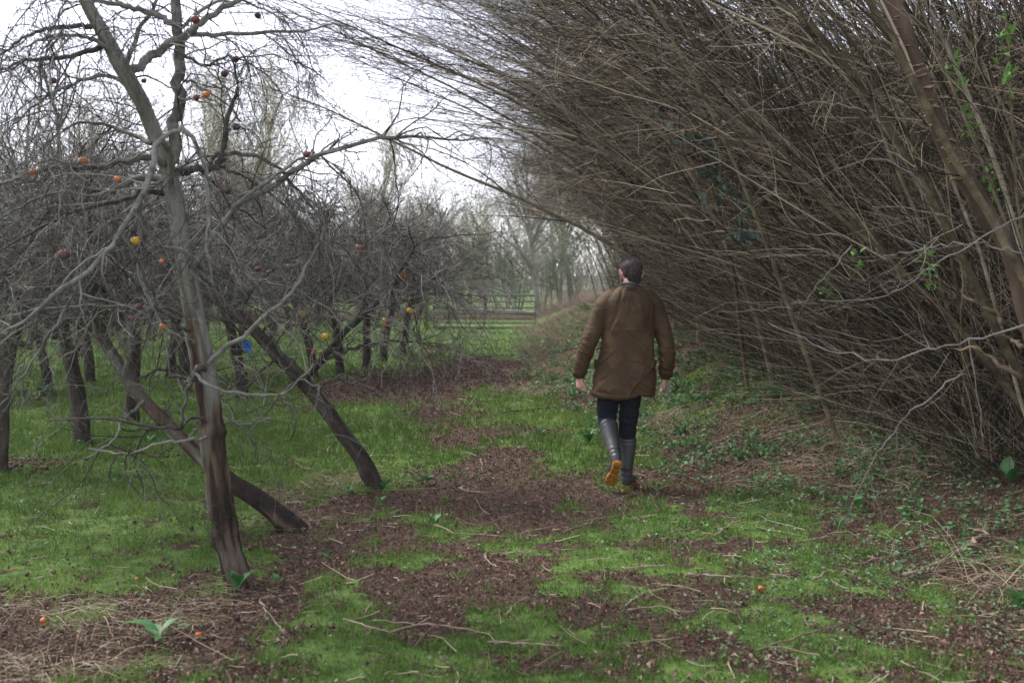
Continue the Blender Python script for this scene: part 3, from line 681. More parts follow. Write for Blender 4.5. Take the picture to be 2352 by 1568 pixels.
# ---- tall bare trees in the background
def tall_template(name, seed, H, spread, up, twm, rr, n, bark, multi=1, leaves=0):
    rng = np.random.default_rng(seed); root = empty(name)
    mbT = MB(); TP = []; TR = []
    for j in range(multi):
        a = rng.uniform(0, 6.28); l = 0 if multi == 1 else .25
        P = grow(np.array([[rng.normal(0, .3)*(multi > 1), rng.normal(0, .3)*(multi > 1), -.1]]), np.array([[l*math.cos(a), l*math.sin(a), 1]]), np.array([H*.85*rng.uniform(.7, 1)]), 14, .045, (0, 0, .1), rng)
        r = taper([H*.013], 14, .15); TP.append(P[0]); TR.append(r[0]); tubes(P, r, 8).build('trunk', bark, root)
    TP = np.array(TP); TR = np.array(TR)
    nb = n[0]
    S, D, rp = spawn(TP, TR, nb, .18, 1., (.45, 1.1), rng)
    LP = grow(S, D, H*rng.uniform(.18, .42, nb)*spread, 9, .12, (0, 0, up), rng); LR = taper(rp*.5, 9, .2)
    tubes(LP, LR, 5).build('branches', bark, root)
    mb, _, A2 = crown_twigs(LP, LR, n[1], n[2], n[3], l1=(H*.06, H*.16), l2=(H*.03, H*.10), l3=(H*.015, H*.05), droop=-up, rr=rr, t0=.1, rng=rng, wand=.16)
    o = mb.build('twigs', twm, root); tag(o, kind='stuff')
    if leaves:
        C = A2[rng.integers(0, len(A2), leaves), rng.integers(0, A2.shape[1], leaves)]+rng.normal(0, .12, (leaves, 3))
        V, F = leaf_quads(C[:, 0], C[:, 1], C[:, 2], rng.uniform(.06, .14, leaves), up=1.2, rng=rng)
        m = MB(); m.add(V, F3=F, col=np.repeat(rng.random(leaves), 5)); tag(m.build('foliage', M_nettle if 0 else M_ivyground, root, False), kind='stuff')
    return root
M_far_bark = mat('far_bark', [(.3, (.17, .16, .13)), (.7, (.34, .32, .26))], 3, bump=0)  # pale bark with the haze of distance in its colour
M_far_moss = mat('mossy_far_bark', [(.3, (.17, .19, .13)), (.7, (.33, .36, .25))], 3, bump=0)  # mossy green, colour made paler to stand for haze
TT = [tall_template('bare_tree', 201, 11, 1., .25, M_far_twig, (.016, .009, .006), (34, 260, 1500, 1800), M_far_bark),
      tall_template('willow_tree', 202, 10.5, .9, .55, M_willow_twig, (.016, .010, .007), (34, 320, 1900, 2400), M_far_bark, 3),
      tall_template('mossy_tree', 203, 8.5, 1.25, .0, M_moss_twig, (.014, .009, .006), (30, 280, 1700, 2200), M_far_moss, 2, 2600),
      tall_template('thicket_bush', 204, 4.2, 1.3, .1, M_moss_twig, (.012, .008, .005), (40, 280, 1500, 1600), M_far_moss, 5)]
bgt = [  # template, x, Y, scale, label, group
 (1,-10.,42,1.15,'yellow green willow showing above the orchard left of the open sky','w1'),(1,-13.,44,1.25,'yellow green willow showing above the orchard behind the forked trunk','w2'),(1,-7.4,46,1.0,'lower yellow willow behind the orchard twigs left of the open sky',None),
 (1,-16.5,42,1.1,'willow half hidden behind the crown of the nearest apple tree',None),
 (0,-20,40,1.1,'tall bare tree behind the orchard near the left edge',None),(0,-24,46,1.2,'tall bare tree at the far left edge behind the orchard',None),(0,-15,52,1.1,'tall grey bare tree rising between the willows',None),
 (1,-4.2,47,.62,'small yellow willow just behind the gate post',None),(1,-1.2,49,.58,'small yellow willow beyond the gate rails',None),
 (0,-5.,55,.85,'grey bare tree beyond the field left of the gate',None),(2,-3.2,60,.8,'lichen green tree beyond the left half of the gate',None),
 (1,-2.6,52,.62,'small yellow willow beyond the gate post',None),(1,-5.6,50,.6,'small yellow willow beyond the orchard row',None),
 (2,-.4,47,.85,'lichen green tree beyond the middle of the gate',None),(2,2.6,56,1.05,'tall lichen green tree above the right end of the gate',None),
 (0,1.2,45,1.05,'tall pale bare trunk rising above the right half of the gate',None),(0,3.4,58,1.2,'tall pale bare trunk against the sky beside the hedge',None),
 (2,5.4,50,1.,'green tinged tree behind the far end of the hedge',None),(2,6.,40,.8,'green tinged tree leaning out from the far end of the hedge',None),
 (0,8,60,1.1,'bare tree mostly hidden by the far end of the hedge',None),(2,-8.5,62,.9,'grey green tree far beyond the orchard row',None)]
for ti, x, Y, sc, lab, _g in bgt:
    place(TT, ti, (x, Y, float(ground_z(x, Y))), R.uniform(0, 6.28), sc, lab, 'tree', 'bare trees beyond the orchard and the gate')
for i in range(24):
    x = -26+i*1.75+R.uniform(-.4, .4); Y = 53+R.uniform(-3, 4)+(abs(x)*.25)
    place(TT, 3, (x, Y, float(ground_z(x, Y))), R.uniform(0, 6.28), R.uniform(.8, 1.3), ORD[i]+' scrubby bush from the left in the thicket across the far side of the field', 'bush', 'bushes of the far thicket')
def far_wood():
    mb = MB(); rng = np.random.default_rng(77); n = 14000
    x = rng.uniform(-90, 90, n); Y = rng.uniform(75, 100, n); h = rng.uniform(2, 8, n)*(.6+.8*fbm(x*.06, Y*0, 7, 3))
    D = np.stack([rng.normal(0, .25, n), rng.normal(0, .25, n), np.ones(n)], -1)
    z = ground_z(x, Y)+rng.uniform(0, .5, n)*h
    P = grow(np.stack([x, Y, z], -1), D, h*.6, 6, .12, (0, 0, 0), rng)
    tubes(P, taper(rng.uniform(.02, .045, n), 6, .4), 3, mb, col=rng.random(n))
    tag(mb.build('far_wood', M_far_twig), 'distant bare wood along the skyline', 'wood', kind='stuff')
far_wood()

# ---- the leaning hedge
def hedge_template(seed, nst=9, tw=(100, 800, 850), Ls=(5, 8.5), rad=(.011, .036), lean=1., x0=-.24, bend=-.19, st0=.1, bz=-.02):
    rng = np.random.default_rng(seed); root = empty('hazel_stool')
    S = np.stack([rng.normal(0, .28, nst), rng.normal(0, .38, nst), np.full(nst, -.08)], -1)
    D = np.stack([rng.normal(x0, .16, nst), rng.normal(-.03, .16, nst), np.ones(nst)], -1)
    L = rng.uniform(*Ls, nst)
    P = grow(S, D, L, 20, .04, (bend, -.01, bz), rng); Rr = taper(rad[0]+(rad[1]-rad[0])*rng.random(nst)**1.8, 20, .16, .9)
    for i in range(nst):
        tubes(P[i:i+1], Rr[i:i+1], 7, col=[rng.random()]).build('stem', M_hedge_stem, root)
    mb = MB(); n1, n2, n3 = tw
    # straight side shoots that follow the stems
    s, d, rp = spawn(P, Rr, n1, st0, .95, (.12, .5), rng)
    A = grow(s, d, rng.uniform(.8, 2.6, n1), 10, .06, (bend*.8, 0, .0), rng); Ar = taper(np.minimum(rp*.5, rng.uniform(.004, .011, n1)), 10, .25)
    tubes(A, Ar, 5, mb, col=rng.random(n1))
    s, d, rp = spawn(A, Ar, n2, .05, 1., (.2, 1.15), rng)
    B = grow(s, d, rng.uniform(.25, 1.0, n2), 6, .15, (-.15*lean, 0, -.05), rng); Br = taper(np.minimum(rp*.8, rng.uniform(.0026, .0055, n2)), 6, .35)
    tubes(B, Br, 3, mb, col=rng.random(n2))
    s, d, rp = spawn(B, Br, n3, .1, 1., (.4, 1.2), rng)
    C = grow(s, d, rng.uniform(.08, .45, n3), 4, .2, (0, 0, 0), rng)
    tubes(C, taper(np.full(n3, .0022), 4, .6), 3, mb, col=rng.random(n3))
    tag(mb.build('twigs', M_hedge_twig, root), kind='stuff')
    return root
HN = [hedge_template(q) for q in (301, 302, 303)]
HF = [hedge_template(q, 10, (120, 950, 1000), (5.5, 9.), (.016, .042), x0=-.22, bend=-.38) for q in (304, 305)]
HA = [hedge_template(q, 7, (110, 900, 1000), (6.5, 8.6), (.018, .042), x0=-.34, bend=-.42, bz=-.07, st0=.3) for q in (306, 309)]
HG = [hedge_template(q, 10, (100, 850, 850), (3.6, 5.6), (.014, .034), x0=-.02, bend=-.34, st0=.3) for q in (307, 308)]
Y = 5.9; i = 0
while Y < 32:
    for row in range(3):
        x = [3.3, 4.5, 5.8][row]+R.uniform(-.2, .25) + (.6 if Y < 8 else 0) + .35*sstep(14, 22, Y); yy = Y+R.uniform(-.35, .35)+row*.3
        T_ = HN if (Y < 9 or (Y < 12 and R.random() < .5)) else (HF if Y < 19 else HG)
        if row < 2 and 9.5 < Y < 17.5 and (i+row) % 2 == 0: T_ = HA
        sc = R.uniform(.9, 1.12)
        d = ['front row', 'middle row', 'back row'][row]
        if row == 0: lab = f'leaning shrub in the front of the hedge, {ORD[i]} from the camera'; grp = 'leaning shrubs along the front of the hedge'
        else:
            z = 'near the right edge' if Y < 9 else 'right of the man' if Y < 14 else 'behind the man' if Y < 21 else 'at the far end'
            lab = f'{ORD[i]} shrub from the camera in the {d} deep inside the hedge'; grp = f'shrubs in the {d} of the hedge {z}'
        place(T_, R.randrange(len(T_)), (x, yy, float(ground_z(x, yy))), R.uniform(-.35, .3), (sc, sc, sc), lab, 'shrub', grp)
    Y += 1.25 if Y < 14 else 1.7; i += 1
for t in HN+HF+HG+HA:
    if id(t) not in used: place([t], 0, (4.6, 30, float(ground_z(4.6, 30))), 0, 1, 'leaning shrub deep inside the hedge at its far end', 'shrub', 'shrubs at the far end of the hedge')

def undergrowth():
    rng = np.random.default_rng(55); mb = MB()
    n = 15000
    Y = 6.8*(32/6.8)**rng.random(n); front = np.interp(Y, [4, 7, 10, 16, 24, 33], [3.4, 3.2, 2.8, 2.7, 3.0, 3.5])
    x = front+np.abs(rng.normal(0, 1.1, n)); 
    D = np.stack([rng.normal(-.3, .5, n)+.2*(Y > 16), rng.normal(0, .4, n), rng.uniform(.3, 1.2, n)], -1)
    P = grow(np.stack([x, Y, ground_z(x, Y)+rng.random(n)**2*1.6], -1), D, rng.uniform(.5, 1.9, n)*np.where(Y > 16, .65, 1), 7, .13, (-.16, 0, -.06), rng)
    tubes(P, taper(rng.uniform(.0016, .0045, n)*np.clip(Y/12, .9, 1.6), 7, .4), 3, mb, col=rng.random(n))
    tag(mb.build('undergrowth', M_hedge_twig), 'dense brown suckers and brambles filling the foot of the hedge', 'undergrowth', kind='stuff')
    mb = MB(); n = 26000
    Y = rng.uniform(3, 38, n); x = 5.4+rng.uniform(0, 3.2, n)
    D = np.stack([rng.normal(-.2, .5, n), rng.normal(0, .5, n), rng.uniform(.3, 1.2, n)], -1)
    P = grow(np.stack([x, Y, ground_z(x, Y)+rng.random(n)*3.4], -1), D, rng.uniform(.6, 2.2, n), 5, .14, (-.1, 0, 0), rng)
    tubes(P, taper(rng.uniform(.006, .014, n), 5, .4), 3, mb, col=rng.random(n)*.5)  # added to darken the hedge; low tones put its inner shade into colour
    tag(mb.build('hedge_thicket', M_hedge_stem), 'tangle added behind the stems of the hedge, coloured dark as its inner shade', 'undergrowth', kind='stuff')
undergrowth()
def tangle():
    rng = np.random.default_rng(909); n = 4600; mb = MB()
    Y = 6.2*(24/6.2)**rng.random(n); z = rng.uniform(.3, 6, n); lean = np.interp(z, [0, 2, 4, 6], [.5, 0, -1.3, -2.6])
    x = np.interp(Y, [6, 10, 16, 24], [3.6, 3., 2.7, 3.0])+lean+np.abs(rng.normal(0, .8, n))
    a = rng.uniform(0, 2*math.pi, n); D = np.stack([np.cos(a)*.9-.2, rng.normal(0, .5, n), np.sin(a)*.8], -1)
    P = grow(np.stack([x, Y, ground_z(x, Y)+z], -1), D, rng.uniform(.25, 1.3, n), 9, .26, (-.1, 0, -.1), rng)
    Rr = taper(rng.uniform(.002, .0055, n)*np.clip(Y/10, .9, 1.8), 9, .35); tubes(P, Rr, 3, mb, col=.3+.7*rng.random(n))
    s, d, rp = spawn(P, Rr, 9000, .1, 1, (.5, 1.3), rng); tubes(grow(s, d, rng.uniform(.06, .4, 9000), 4, .25, (0, 0, 0), rng), taper(rp*.7, 4, .5), 3, mb, col=.3+.7*rng.random(9000))
    tag(mb.build('tangled_twigs', M_hedge_twig), 'crooked crossing twigs tangled through the face of the hedge', 'twigs', kind='stuff')
    n = 2600; Y = 7*(24/7)**rng.random(n); z = rng.uniform(.1, 2.2, n); x = np.interp(Y, [6, 10, 16, 24], [3.7, 3.1, 2.8, 3.1])+np.interp(z, [0, 2], [.3, 0])+np.abs(rng.normal(0, .5, n))
    V, F = leaf_quads(x, Y, ground_z(x, Y)+z, rng.uniform(.03, .07, n), up=1.4, fold=.8); mb = MB(); mb.add(V, F3=F, col=np.repeat(.4+.6*rng.random(n), 5))
    tag(mb.build('hanging_dead_leaves', M_litter, smooth=False), 'dead brown leaves caught in the lower hedge', 'dead leaves', kind='stuff')
tangle()

# ------------------------------------------------------------------ gate, post, log
M_metal = mat('galvanised_steel', [(.3, (.11, .095, .085)), (.7, (.22, .2, .19))], 12, bump=.1, rough=.6)
M_rust = mat('rusty_steel', [(.3, (.10, .06, .04)), (.7, (.2, .15, .12))], 12, bump=.1, rough=.6)
M_mosspost = mat('mossy_wood', [(.3, (.14, .18, .04)), (.55, (.28, .33, .08)), (.75, (.30, .28, .17))], 10, bump=.6, stretch=(1, 1, .2))
def box(mb, c, s, rot=None, bev=0, col=.5):
    x, y, z = [q/2 for q in s]
    V = np.array([[sx*x, sy*y, sz*z] for sz in (-1, 1) for sy in (-1, 1) for sx in (-1, 1)])
    if rot is not None: V = V@np.array(rot).T
    mb.add(V+np.array(c), [[0, 2, 3, 1], [4, 5, 7, 6], [0, 1, 5, 4], [2, 6, 7, 3], [0, 4, 6, 2], [1, 3, 7, 5]], col=col)
GY = 34.8
def gate():
    p0 = at(990, 755, GY); z0 = float(ground_z(p0[0]+1.5, GY))+.03
    root = empty('field_gate', (p0[0]+.1, GY, z0)); tag(root, 'seven bar metal field gate closing the far end of the grass track', 'gate')
    W = 3.55; hs = [.04, .20, .36, .54, .74, .95, 1.16]
    for i, h in enumerate(hs):
        y = np.linspace(0, 1, 6); P = np.stack([y*W, 0*y+.012*np.sin(y*3), h-.012*np.sin(y*math.pi)-.03*y], -1)
        tubes(P, np.full(6, .024 if 0 < i < 6 else .03), 8, cap=True).build('rail', M_metal if i > 3 else M_rust, root)
    for x in (0, W): tubes(np.array([[x, 0, 0], [x, 0, 1.19]]), np.full(2, .026), 8, cap=True).build('stile', M_metal, root)
    for x in (W*.5,): m = MB(); box(m, (x, -.028, .58), (.045, .012, 1.12)); m.build('brace', M_rust, root, False)
    m = MB(); box(m, (.07, -.03, .95), (.16, .05, .05)); m.build('latch', M_rust, root, False)
    b = at(977, 757, GY-.05); b[2] = float(ground_z(b[0], b[1]))-.1
    m = MB(); rng = np.random.default_rng(4)
    P = np.array([[0, 0, 0], [.0, 0, .45], [.01, 0, .9], [.0, 0, 1.42]]); 
    k = 10; a = np.arange(k)*2*math.pi/k
    C = catmull(P, 12); rr = .105*(1+.06*rng.normal(size=(12, k)))
    V = C[:, None]+np.stack([np.cos(a)*rr, np.sin(a)*rr, 0*rr], -1)
    i, j = np.meshgrid(np.arange(11), np.arange(k), indexing='ij'); F = np.stack([i*k+j, i*k+(j+1) % k, (i+1)*k+(j+1) % k, (i+1)*k+j], -1).reshape(-1, 4)
    V = V.reshape(-1, 3); V = np.vstack([V, [[0, 0, 1.45]]]); F3 = [[11*k+q, 11*k+(q+1) % k, 12*k] for q in range(k)]
    m.add(V, F, F3); o = m.build('gate_post', M_mosspost); o.location = tuple(b); tag(o, 'mossy yellow green wooden post at the left end of the metal gate', 'post')
gate()
def fence_left():
    # slack wire fence and posts running left from the gate
    for k, dx in enumerate((-3.2, -6.6, -10.2)):
        x = -3.1+dx; z = float(ground_z(x, 36))-.1
        m = tubes(catmull(np.array([[0, 0, 0], [.01, 0, .7], [0, 0, 1.3]]), 6), np.full(6, .055), 8, cap=True)
        o = m.build('fence_post', M_far_bark); o.location = (x, 36, z)
        tag(o, ['weathered fence post nearest the gate on its left', 'weathered fence post half hidden by the orchard row', 'weathered fence post furthest left of the gate'][k], 'post', 'fence posts left of the gate')
fence_left()
def log():
    p = at(1000, 712, 41); p[2] = float(ground_z(p[0], 41))+.35
    q = [(0, 0, .25), (.6, 0, .22), (1.6, .2, .16), (2.8, .2, .10), (4.2, 0, .02)]
    m = tubes(catmull(q, 20), np.linspace(.05, .11, 20)*(1+.1*np.sin(np.arange(20)*1.7)), 10, cap=True)
    rng = np.random.default_rng(9); S = catmull(q, 14)[2:12]; D = np.stack([rng.normal(-.4, .4, 10), rng.normal(0, .3, 10), rng.uniform(.6, 1, 10)], -1)
    P = grow(S, D, rng.uniform(.8, 2., 10), 10, .16, (-.1, 0, 0), rng)
    root = empty('fallen_tree', p); tag(root, 'fallen dead trunk lying across the grass just beyond the gate', 'log')
    m.build('trunk', M_far_bark, root); b = tubes(P, taper(rng.uniform(.03, .05, 10), 10, .25), 6); b.build('branches', M_dark_trunk, root)
    mb, _, _ = crown_twigs(P, taper(rng.uniform(.03, .05, 10), 10, .25), 60, 300, 200, l1=(.4, 1), l2=(.2, .6), l3=(.1, .2), droop=.1, rr=(.01, .007, .005), rng=rng); tag(mb.build('twigs', M_far_twig, root), kind='stuff')
log()
def field_scrub():
    rng = np.random.default_rng(66); n = 9000; mb = MB()
    x = rng.uniform(-20, 6, n); Y = 43.5+rng.uniform(0, 4, n)-.25*np.abs(x+1); k = rng.random(n) < np.clip((fbm(x*.5, Y*.5, 9, 2)-.25)*3, 0, 1); x = x[k]; Y = Y[k]; n = len(x)
    P = grow(np.stack([x, Y, ground_z(x, Y)], -1), np.stack([rng.normal(0, .6, n), rng.normal(0, .4, n), rng.uniform(.3, 1, n)], -1), rng.uniform(.3, .9, n), 5, .15, (0, 0, -.2), rng)
    tubes(P, taper(rng.uniform(.006, .012, n), 5, .4), 3, mb, col=rng.random(n)*.6)
    tag(mb.build('field_scrub', M_brush), 'low brown scrub of dead bracken beyond the gate', 'scrub', kind='stuff')
field_scrub()
def blue_tag():
    c = at(567, 795, 13.55); m = MB(); n = 7
    u = np.linspace(-1, 1, n); U, Vv = np.meshgrid(u, u); 
    X = .07*U*(1-.35*(Vv < -.5)*abs(Vv)); Z = .09*Vv-.03*U; Yy = -.02*U*U+.008*np.sin(4*Vv+2*U)
    i, j = np.meshgrid(np.arange(n-1), np.arange(n-1), indexing='ij'); F = np.stack([i*n+j, i*n+j+1, (i+1)*n+j+1, (i+1)*n+j], -1).reshape(-1, 4)
    A = np.stack([X, Yy, Z], -1).reshape(-1, 3); m.add(A, F); m.add(A+[0, .004, 0], F[:, ::-1])
    o = m.build('blue_tag', mat('blue_plastic', [(.3, (.01, .12, .45)), (.7, (.02, .2, .65))], 20, rough=.4, bump=.1)); o.location = tuple(c)
    tag(o, 'bright blue plastic tag tied to an orchard trunk behind the nearest tree', 'tag')
blue_tag()

# ------------------------------------------------------------------ fallen sticks (each a thing)
STK = [([(908,1136),(960,1138),(1040,1128),(1100,1098),(1132,1075)],.009,'long curved bare stick lying right of the leaning dark trunk'),
 ([(1052,1128),(1090,1138),(1150,1136),(1195,1118)],.008,'bare stick curving like a bow just below the long curved stick'),
 ([(995,1218),(1050,1234),(1110,1240),(1180,1240),(1290,1214)],.007,'thin long stick sagging across the brown patch in the middle'),
 ([(790,1437),(850,1455),(897,1470)],.007,'left piece of the pale snapped stick in the front grass'),
 ([(900,1470),(960,1450),(1010,1458),(1060,1466),(1115,1475),(1142,1496),(1230,1488)],.008,'wavy pale stick in the middle of the front grass'),
 ([(1122,1499),(1200,1498),(1300,1502)],.006,'straight pale stick touching the right end of the wavy one'),
 ([(1575,1334),(1640,1336),(1694,1340)],.011,'short thick pale stick lying level on the right hand grass'),
 ([(1128,1284),(1200,1282),(1260,1275),(1340,1276)],.007,'reddish level stick across the narrow bare patch'),
 ([(1112,1288),(1120,1304),(1138,1312)],.008,'short forked stub just under the reddish level stick'),
 ([(1298,1238),(1320,1225),(1350,1215),(1378,1195),(1388,1178)],.009,'dark crooked stick on the grass tip below the boots'),
 ([(1638,1244),(1668,1222),(1702,1208)],.008,'slim straight stick slanting up on the weeds at right'),
 ([(1650,1118),(1700,1112),(1760,1106),(1790,1105)],.009,'pale stick lying level at the foot of the bank'),
 ([(1690,1092),(1720,1074),(1790,1050),(1860,1030)],.009,'dark stick slanting up the foot of the bank'),
 ([(2236,1272),(2250,1250),(2262,1226)],.020,'stout peeled brown stub in the litter under the hedge'),
 ([(2130,1250),(2160,1249),(2185,1248)],.012,'short grey white stick left of the stout brown stub'),
 ([(2085,1336),(2140,1315),(2190,1290),(2215,1262)],.014,'knobbly pale branch under the hedge at right'),
 ([(1960,1310),(2010,1298),(2060,1288)],.009,'level pale stick left of the knobbly branch'),
 ([(1870,1345),(1895,1330),(1920,1325)],.008,'short pale stick on the weeds in the right foreground'),
 ([(1430,1320),(1470,1316),(1530,1312)],.009,'pale flat stick left of the short thick one'),
 ([(1440,1402),(1475,1380),(1520,1368)],.006,'thin stick slanting on the grass below the flat one'),
 ([(1160,1425),(1185,1400),(1212,1388)],.006,'hooked twig in the middle foreground'),
 ([(1440,1415),(1510,1410),(1560,1418),(1600,1425)],.007,'forked stick in the centre right foreground'),
 ([(1740,1510),(1800,1495),(1880,1470),(1950,1450),(1990,1440)],.009,'dark slim stick crossing the weeds in the right foreground'),
 ([(1535,1235),(1560,1227),(1600,1222)],.006,'thin stick right of the planted boot'),
 ([(1505,1020),(1540,1012),(1590,1008)],.010,'pale short branch beside the planted leg'),
 ([(1150,955),(1200,948),(1250,945),(1290,935)],.016,'crumbling dark rotten branch on the track left of the man'),
 ([(1104,1060),(1107,1085),(1110,1090)],.006,'short upright forked twig at the top of the bare patch'),
 ([(890,968),(930,965),(975,962)],.006,'thin pale stick on the grass by the leaning dark trunk'),
 ([(1850,1255),(1900,1245),(1955,1240)],.009,'pale stick beside the broad leaf on the right'),
 ([(595,1395),(625,1435),(655,1478)],.005,'slim pale stalk slanting in the litter in front of the nearest trunk')]
for pts, r_, lab in STK:
    P = catmull([gp(a, b) for a, b in pts], 14); o3 = P[0].copy(); rng = np.random.default_rng(int(pts[0][0]))
    P = P + rng.normal(0, r_*.8, P.shape)*[1, 1, .3]; P[:, 2] = ground_z(P[:, 0], P[:, 1])+r_*.9+.022
    rr = r_*.68*np.linspace(1, .5, 14)*(1+.15*rng.normal(size=14))
    m = tubes(P-o3, rr, 8, cap=True)
    s, d, rp = spawn((P-o3)[None], rr[None], 4, .2, .9, (.4, .9), rng); d[:, 2] = abs(d[:, 2])*.15
    g_ = grow(s, d, rng.uniform(.04, .14, 4), 5, .15, (0, 0, -.1), rng); tubes(g_, taper(rp*.5, 5, .4), 5, m)
    ob = m.build('fallen_stick', M_pale_stick if 'dark' not in lab else M_hedge_stem); ob.location = tuple(o3)
    tag(ob, lab, 'stick', 'sticks lying on the ground')
def small_sticks():
    rng = np.random.default_rng(88); n = 2600
    x, Y = frus(n, 2.8, 16, 2.2, rng); keep = rng.random(n) < np.clip(.35+.4*sstep(0, 2, x), 0, 1); x = x[keep]; Y = Y[keep]; n = len(x)
    D = np.stack([rng.normal(0, 1, n), rng.normal(0, .6, n), rng.normal(.05, .08, n)], -1)
    P = grow(np.stack([x, Y, ground_z(x, Y)+.02], -1), D, rng.gamma(2., .05, n)+.03, 5, .14, (0, 0, 0), rng)
    P[..., 2] = np.maximum(P[..., 2], ground_z(P[..., 0], P[..., 1])+.006)
    mb = tubes(P, taper(rng.uniform(.0012, .0036, n)*np.clip(Y/6, 1, 2), 5, .5), 4, None, col=rng.random(n))
    tag(mb.build('twig_litter', M_straw), 'small dry twigs strewn over the grass and litter', 'twigs', kind='stuff')
    # bark and wood chips, dung like clods
small_sticks()

# ------------------------------------------------------------------ apples
M_ap = {'orange': mat('apple_orange', [(.3, (.50, .22, .04)), (.55, (.42, .10, .03)), (.72, (.12, .04, .02))], 18, rough=.35, bump=.05, spec=.5),
        'yellow': mat('apple_yellow', [(.3, (.62, .40, .03)), (.62, (.58, .33, .03)), (.7, (.2, .06, .02))], 14, rough=.4, bump=.05, spec=.5),
        'red': mat('apple_red', [(.3, (.20, .03, .022)), (.55, (.13, .035, .025)), (.75, (.05, .02, .015))], 18, rough=.35, bump=.05, spec=.5),
        'brown': mat('apple_brown', [(.3, (.16, .065, .045)), (.7, (.07, .035, .03))], 18, rough=.5, bump=.3),
        'dark': mat('apple_dark', [(.3, (.05, .02, .022)), (.7, (.08, .03, .03))], 18, rough=.6, bump=.5)}
def apple_mesh(wr=0, seed=1):
    n, k = 12, 18; t = np.linspace(0, math.pi, n); a = np.arange(k)*2*math.pi/k; T, A = np.meshgrid(t, a, indexing='ij')
    r = .5+.5*np.sin(T)**.9*.0; rad = np.sin(T)*(1+.05*np.cos(T)); z = np.cos(T)*.9-.28*np.exp(-(T/.35)**2)+.18*np.exp(-((math.pi-T)/.3)**2)
    rad = rad*(1+.03*np.cos(5*A)*(T > 2)); f = 1+wr*(fbm(A*1.5, T*3, seed, 2)-.5)
    V = np.stack([np.cos(A)*rad*f, np.sin(A)*rad*f, z*f], -1).reshape(-1, 3)
    i, j = np.meshgrid(np.arange(n-1), np.arange(k), indexing='ij'); F = np.stack([i*k+j, (i+1)*k+j, (i+1)*k+(j+1) % k, i*k+(j+1) % k], -1).reshape(-1, 4)
    m = MB(); m.add(V, F); return m.mesh('apple')
AM = [apple_mesh(.04), apple_mesh(.3, 3), apple_mesh(.45, 7)]
stalk_me = tubes(np.array([[0, 0, .6], [.05, 0, 1.0], [.12, .05, 1.9]]), np.array([.05, .05, .07]), 5).mesh('stalk'); stalk_me.materials.append(M_dark_trunk)
APM = {}
def apple(loc, r, kind, label, group, hang=True, rot=None):
    v = 0 if kind in ('orange', 'yellow', 'red') else (1 if kind == 'brown' else 2)
    if (v, kind) not in APM:
        me = AM[v].copy(); me.materials.append(M_ap[kind]); APM[(v, kind)] = me
    o = bpy.data.objects.new('apple', APM[(v, kind)]); COL.objects.link(o); o.location = tuple(float(q) for q in loc); o.scale = (r, r, r)
    o.rotation_euler = rot or (R.uniform(-.3, .3), R.uniform(-.3, .3), R.uniform(0, 6))
    s = bpy.data.objects.new('stalk', stalk_me); COL.objects.link(s); s.parent = o
    tag(o, label, 'apple', group)
HANG = [(448,45,10,'red','orange red apple against the sky beside the upright limb at the top'),(592,36,7,'dark','shrivelled dark apple against the sky at the top, right of the red one'),
 (541,136,8,'red','bright red apple against the open sky right of the upright limb'),(122,185,8,'red','red apple against the sky among the left twigs'),
 (451,224,7,'red','small dark red apple beside an orange one right of the upright limb'),(474,217,8,'orange','small orange apple against pale trees right of the upright limb'),
 (515,170,8,'dark','withered dark apple on the pale rising spur right of the upright limb'),(330,186,6,'dark','small black apple between the two limbs of the fork'),
 (190,371,11,'orange','large bright orange apple in the left twigs above the others'),(270,411,8,'orange','small orange apple left of the fork, below the large orange one'),
 (232,384,7,'brown','small brown apple between the large orange apple and the trunk'),(76,395,8,'orange','dull orange apple near the left edge'),
 (543,291,9,'dark','pair forming dark apple right of the upright limb halfway up'),(703,354,8,'red','maroon apple on the long branch reaching right'),
 (372,443,9,'red','dark red apple in front of the trunk just below the fork'),(312,553,11,'yellow','bright yellow apple left of the trunk'),
 (145,585,12,'brown','large brown red apple by itself on the left'),(510,438,8,'brown','dark brown apple right of the trunk below the fork'),(524,440,7,'dark','small black apple touching the brown one below the fork'),
 (318,704,8,'brown','reddish brown apple left of the trunk at mid height'),(288,703,6,'brown','small brown apple just left of another at mid height'),(302,729,6,'brown','small brown apple under the pair left of the trunk'),
 (374,750,8,'orange','orange and black half rotten apple left of the trunk'),(372,600,6,'orange','tiny orange apple just left of the trunk'),(366,638,6,'brown','pinkish brown apple just left of the trunk')]
HANG2 = [(664,613,8,'brown','reddish brown apple in the twigs over the dark leaning trunk'),(673,640,8,'brown','pinkish brown apple under another in the middle twigs'),(592,618,7,'brown','brown apple right of the nearest trunk at head height'),
 (735,647,7,'dark','dark apple in the tangle right of the brown ones'),(823,567,6,'orange','small orange apple high in the right hand twigs'),(921,632,8,'orange','orange yellow apple at the end of the rising pale branch'),
 (948,677,7,'red','red apple hanging beyond the end of the pale branch'),(928,687,6,'brown','small brown apple left of the hanging red one'),(941,713,7,'yellow','yellow apple hanging in front of the last orchard trunk'),
 (887,746,7,'brown','brown apple below a yellow one on the thin right branch'),(884,735,6,'yellow','yellow apple on top of the brown one on the thin right branch'),
 (747,772,8,'yellow','yellow apple under the pale rising branch'),(720,806,7,'orange','orange apple in the fork of the dark leaning tree'),(709,803,6,'brown','brown apple touching the orange one in the fork'),
 (694,719,6,'yellow','small yellow apple in the tangle over the leaning trunk')]
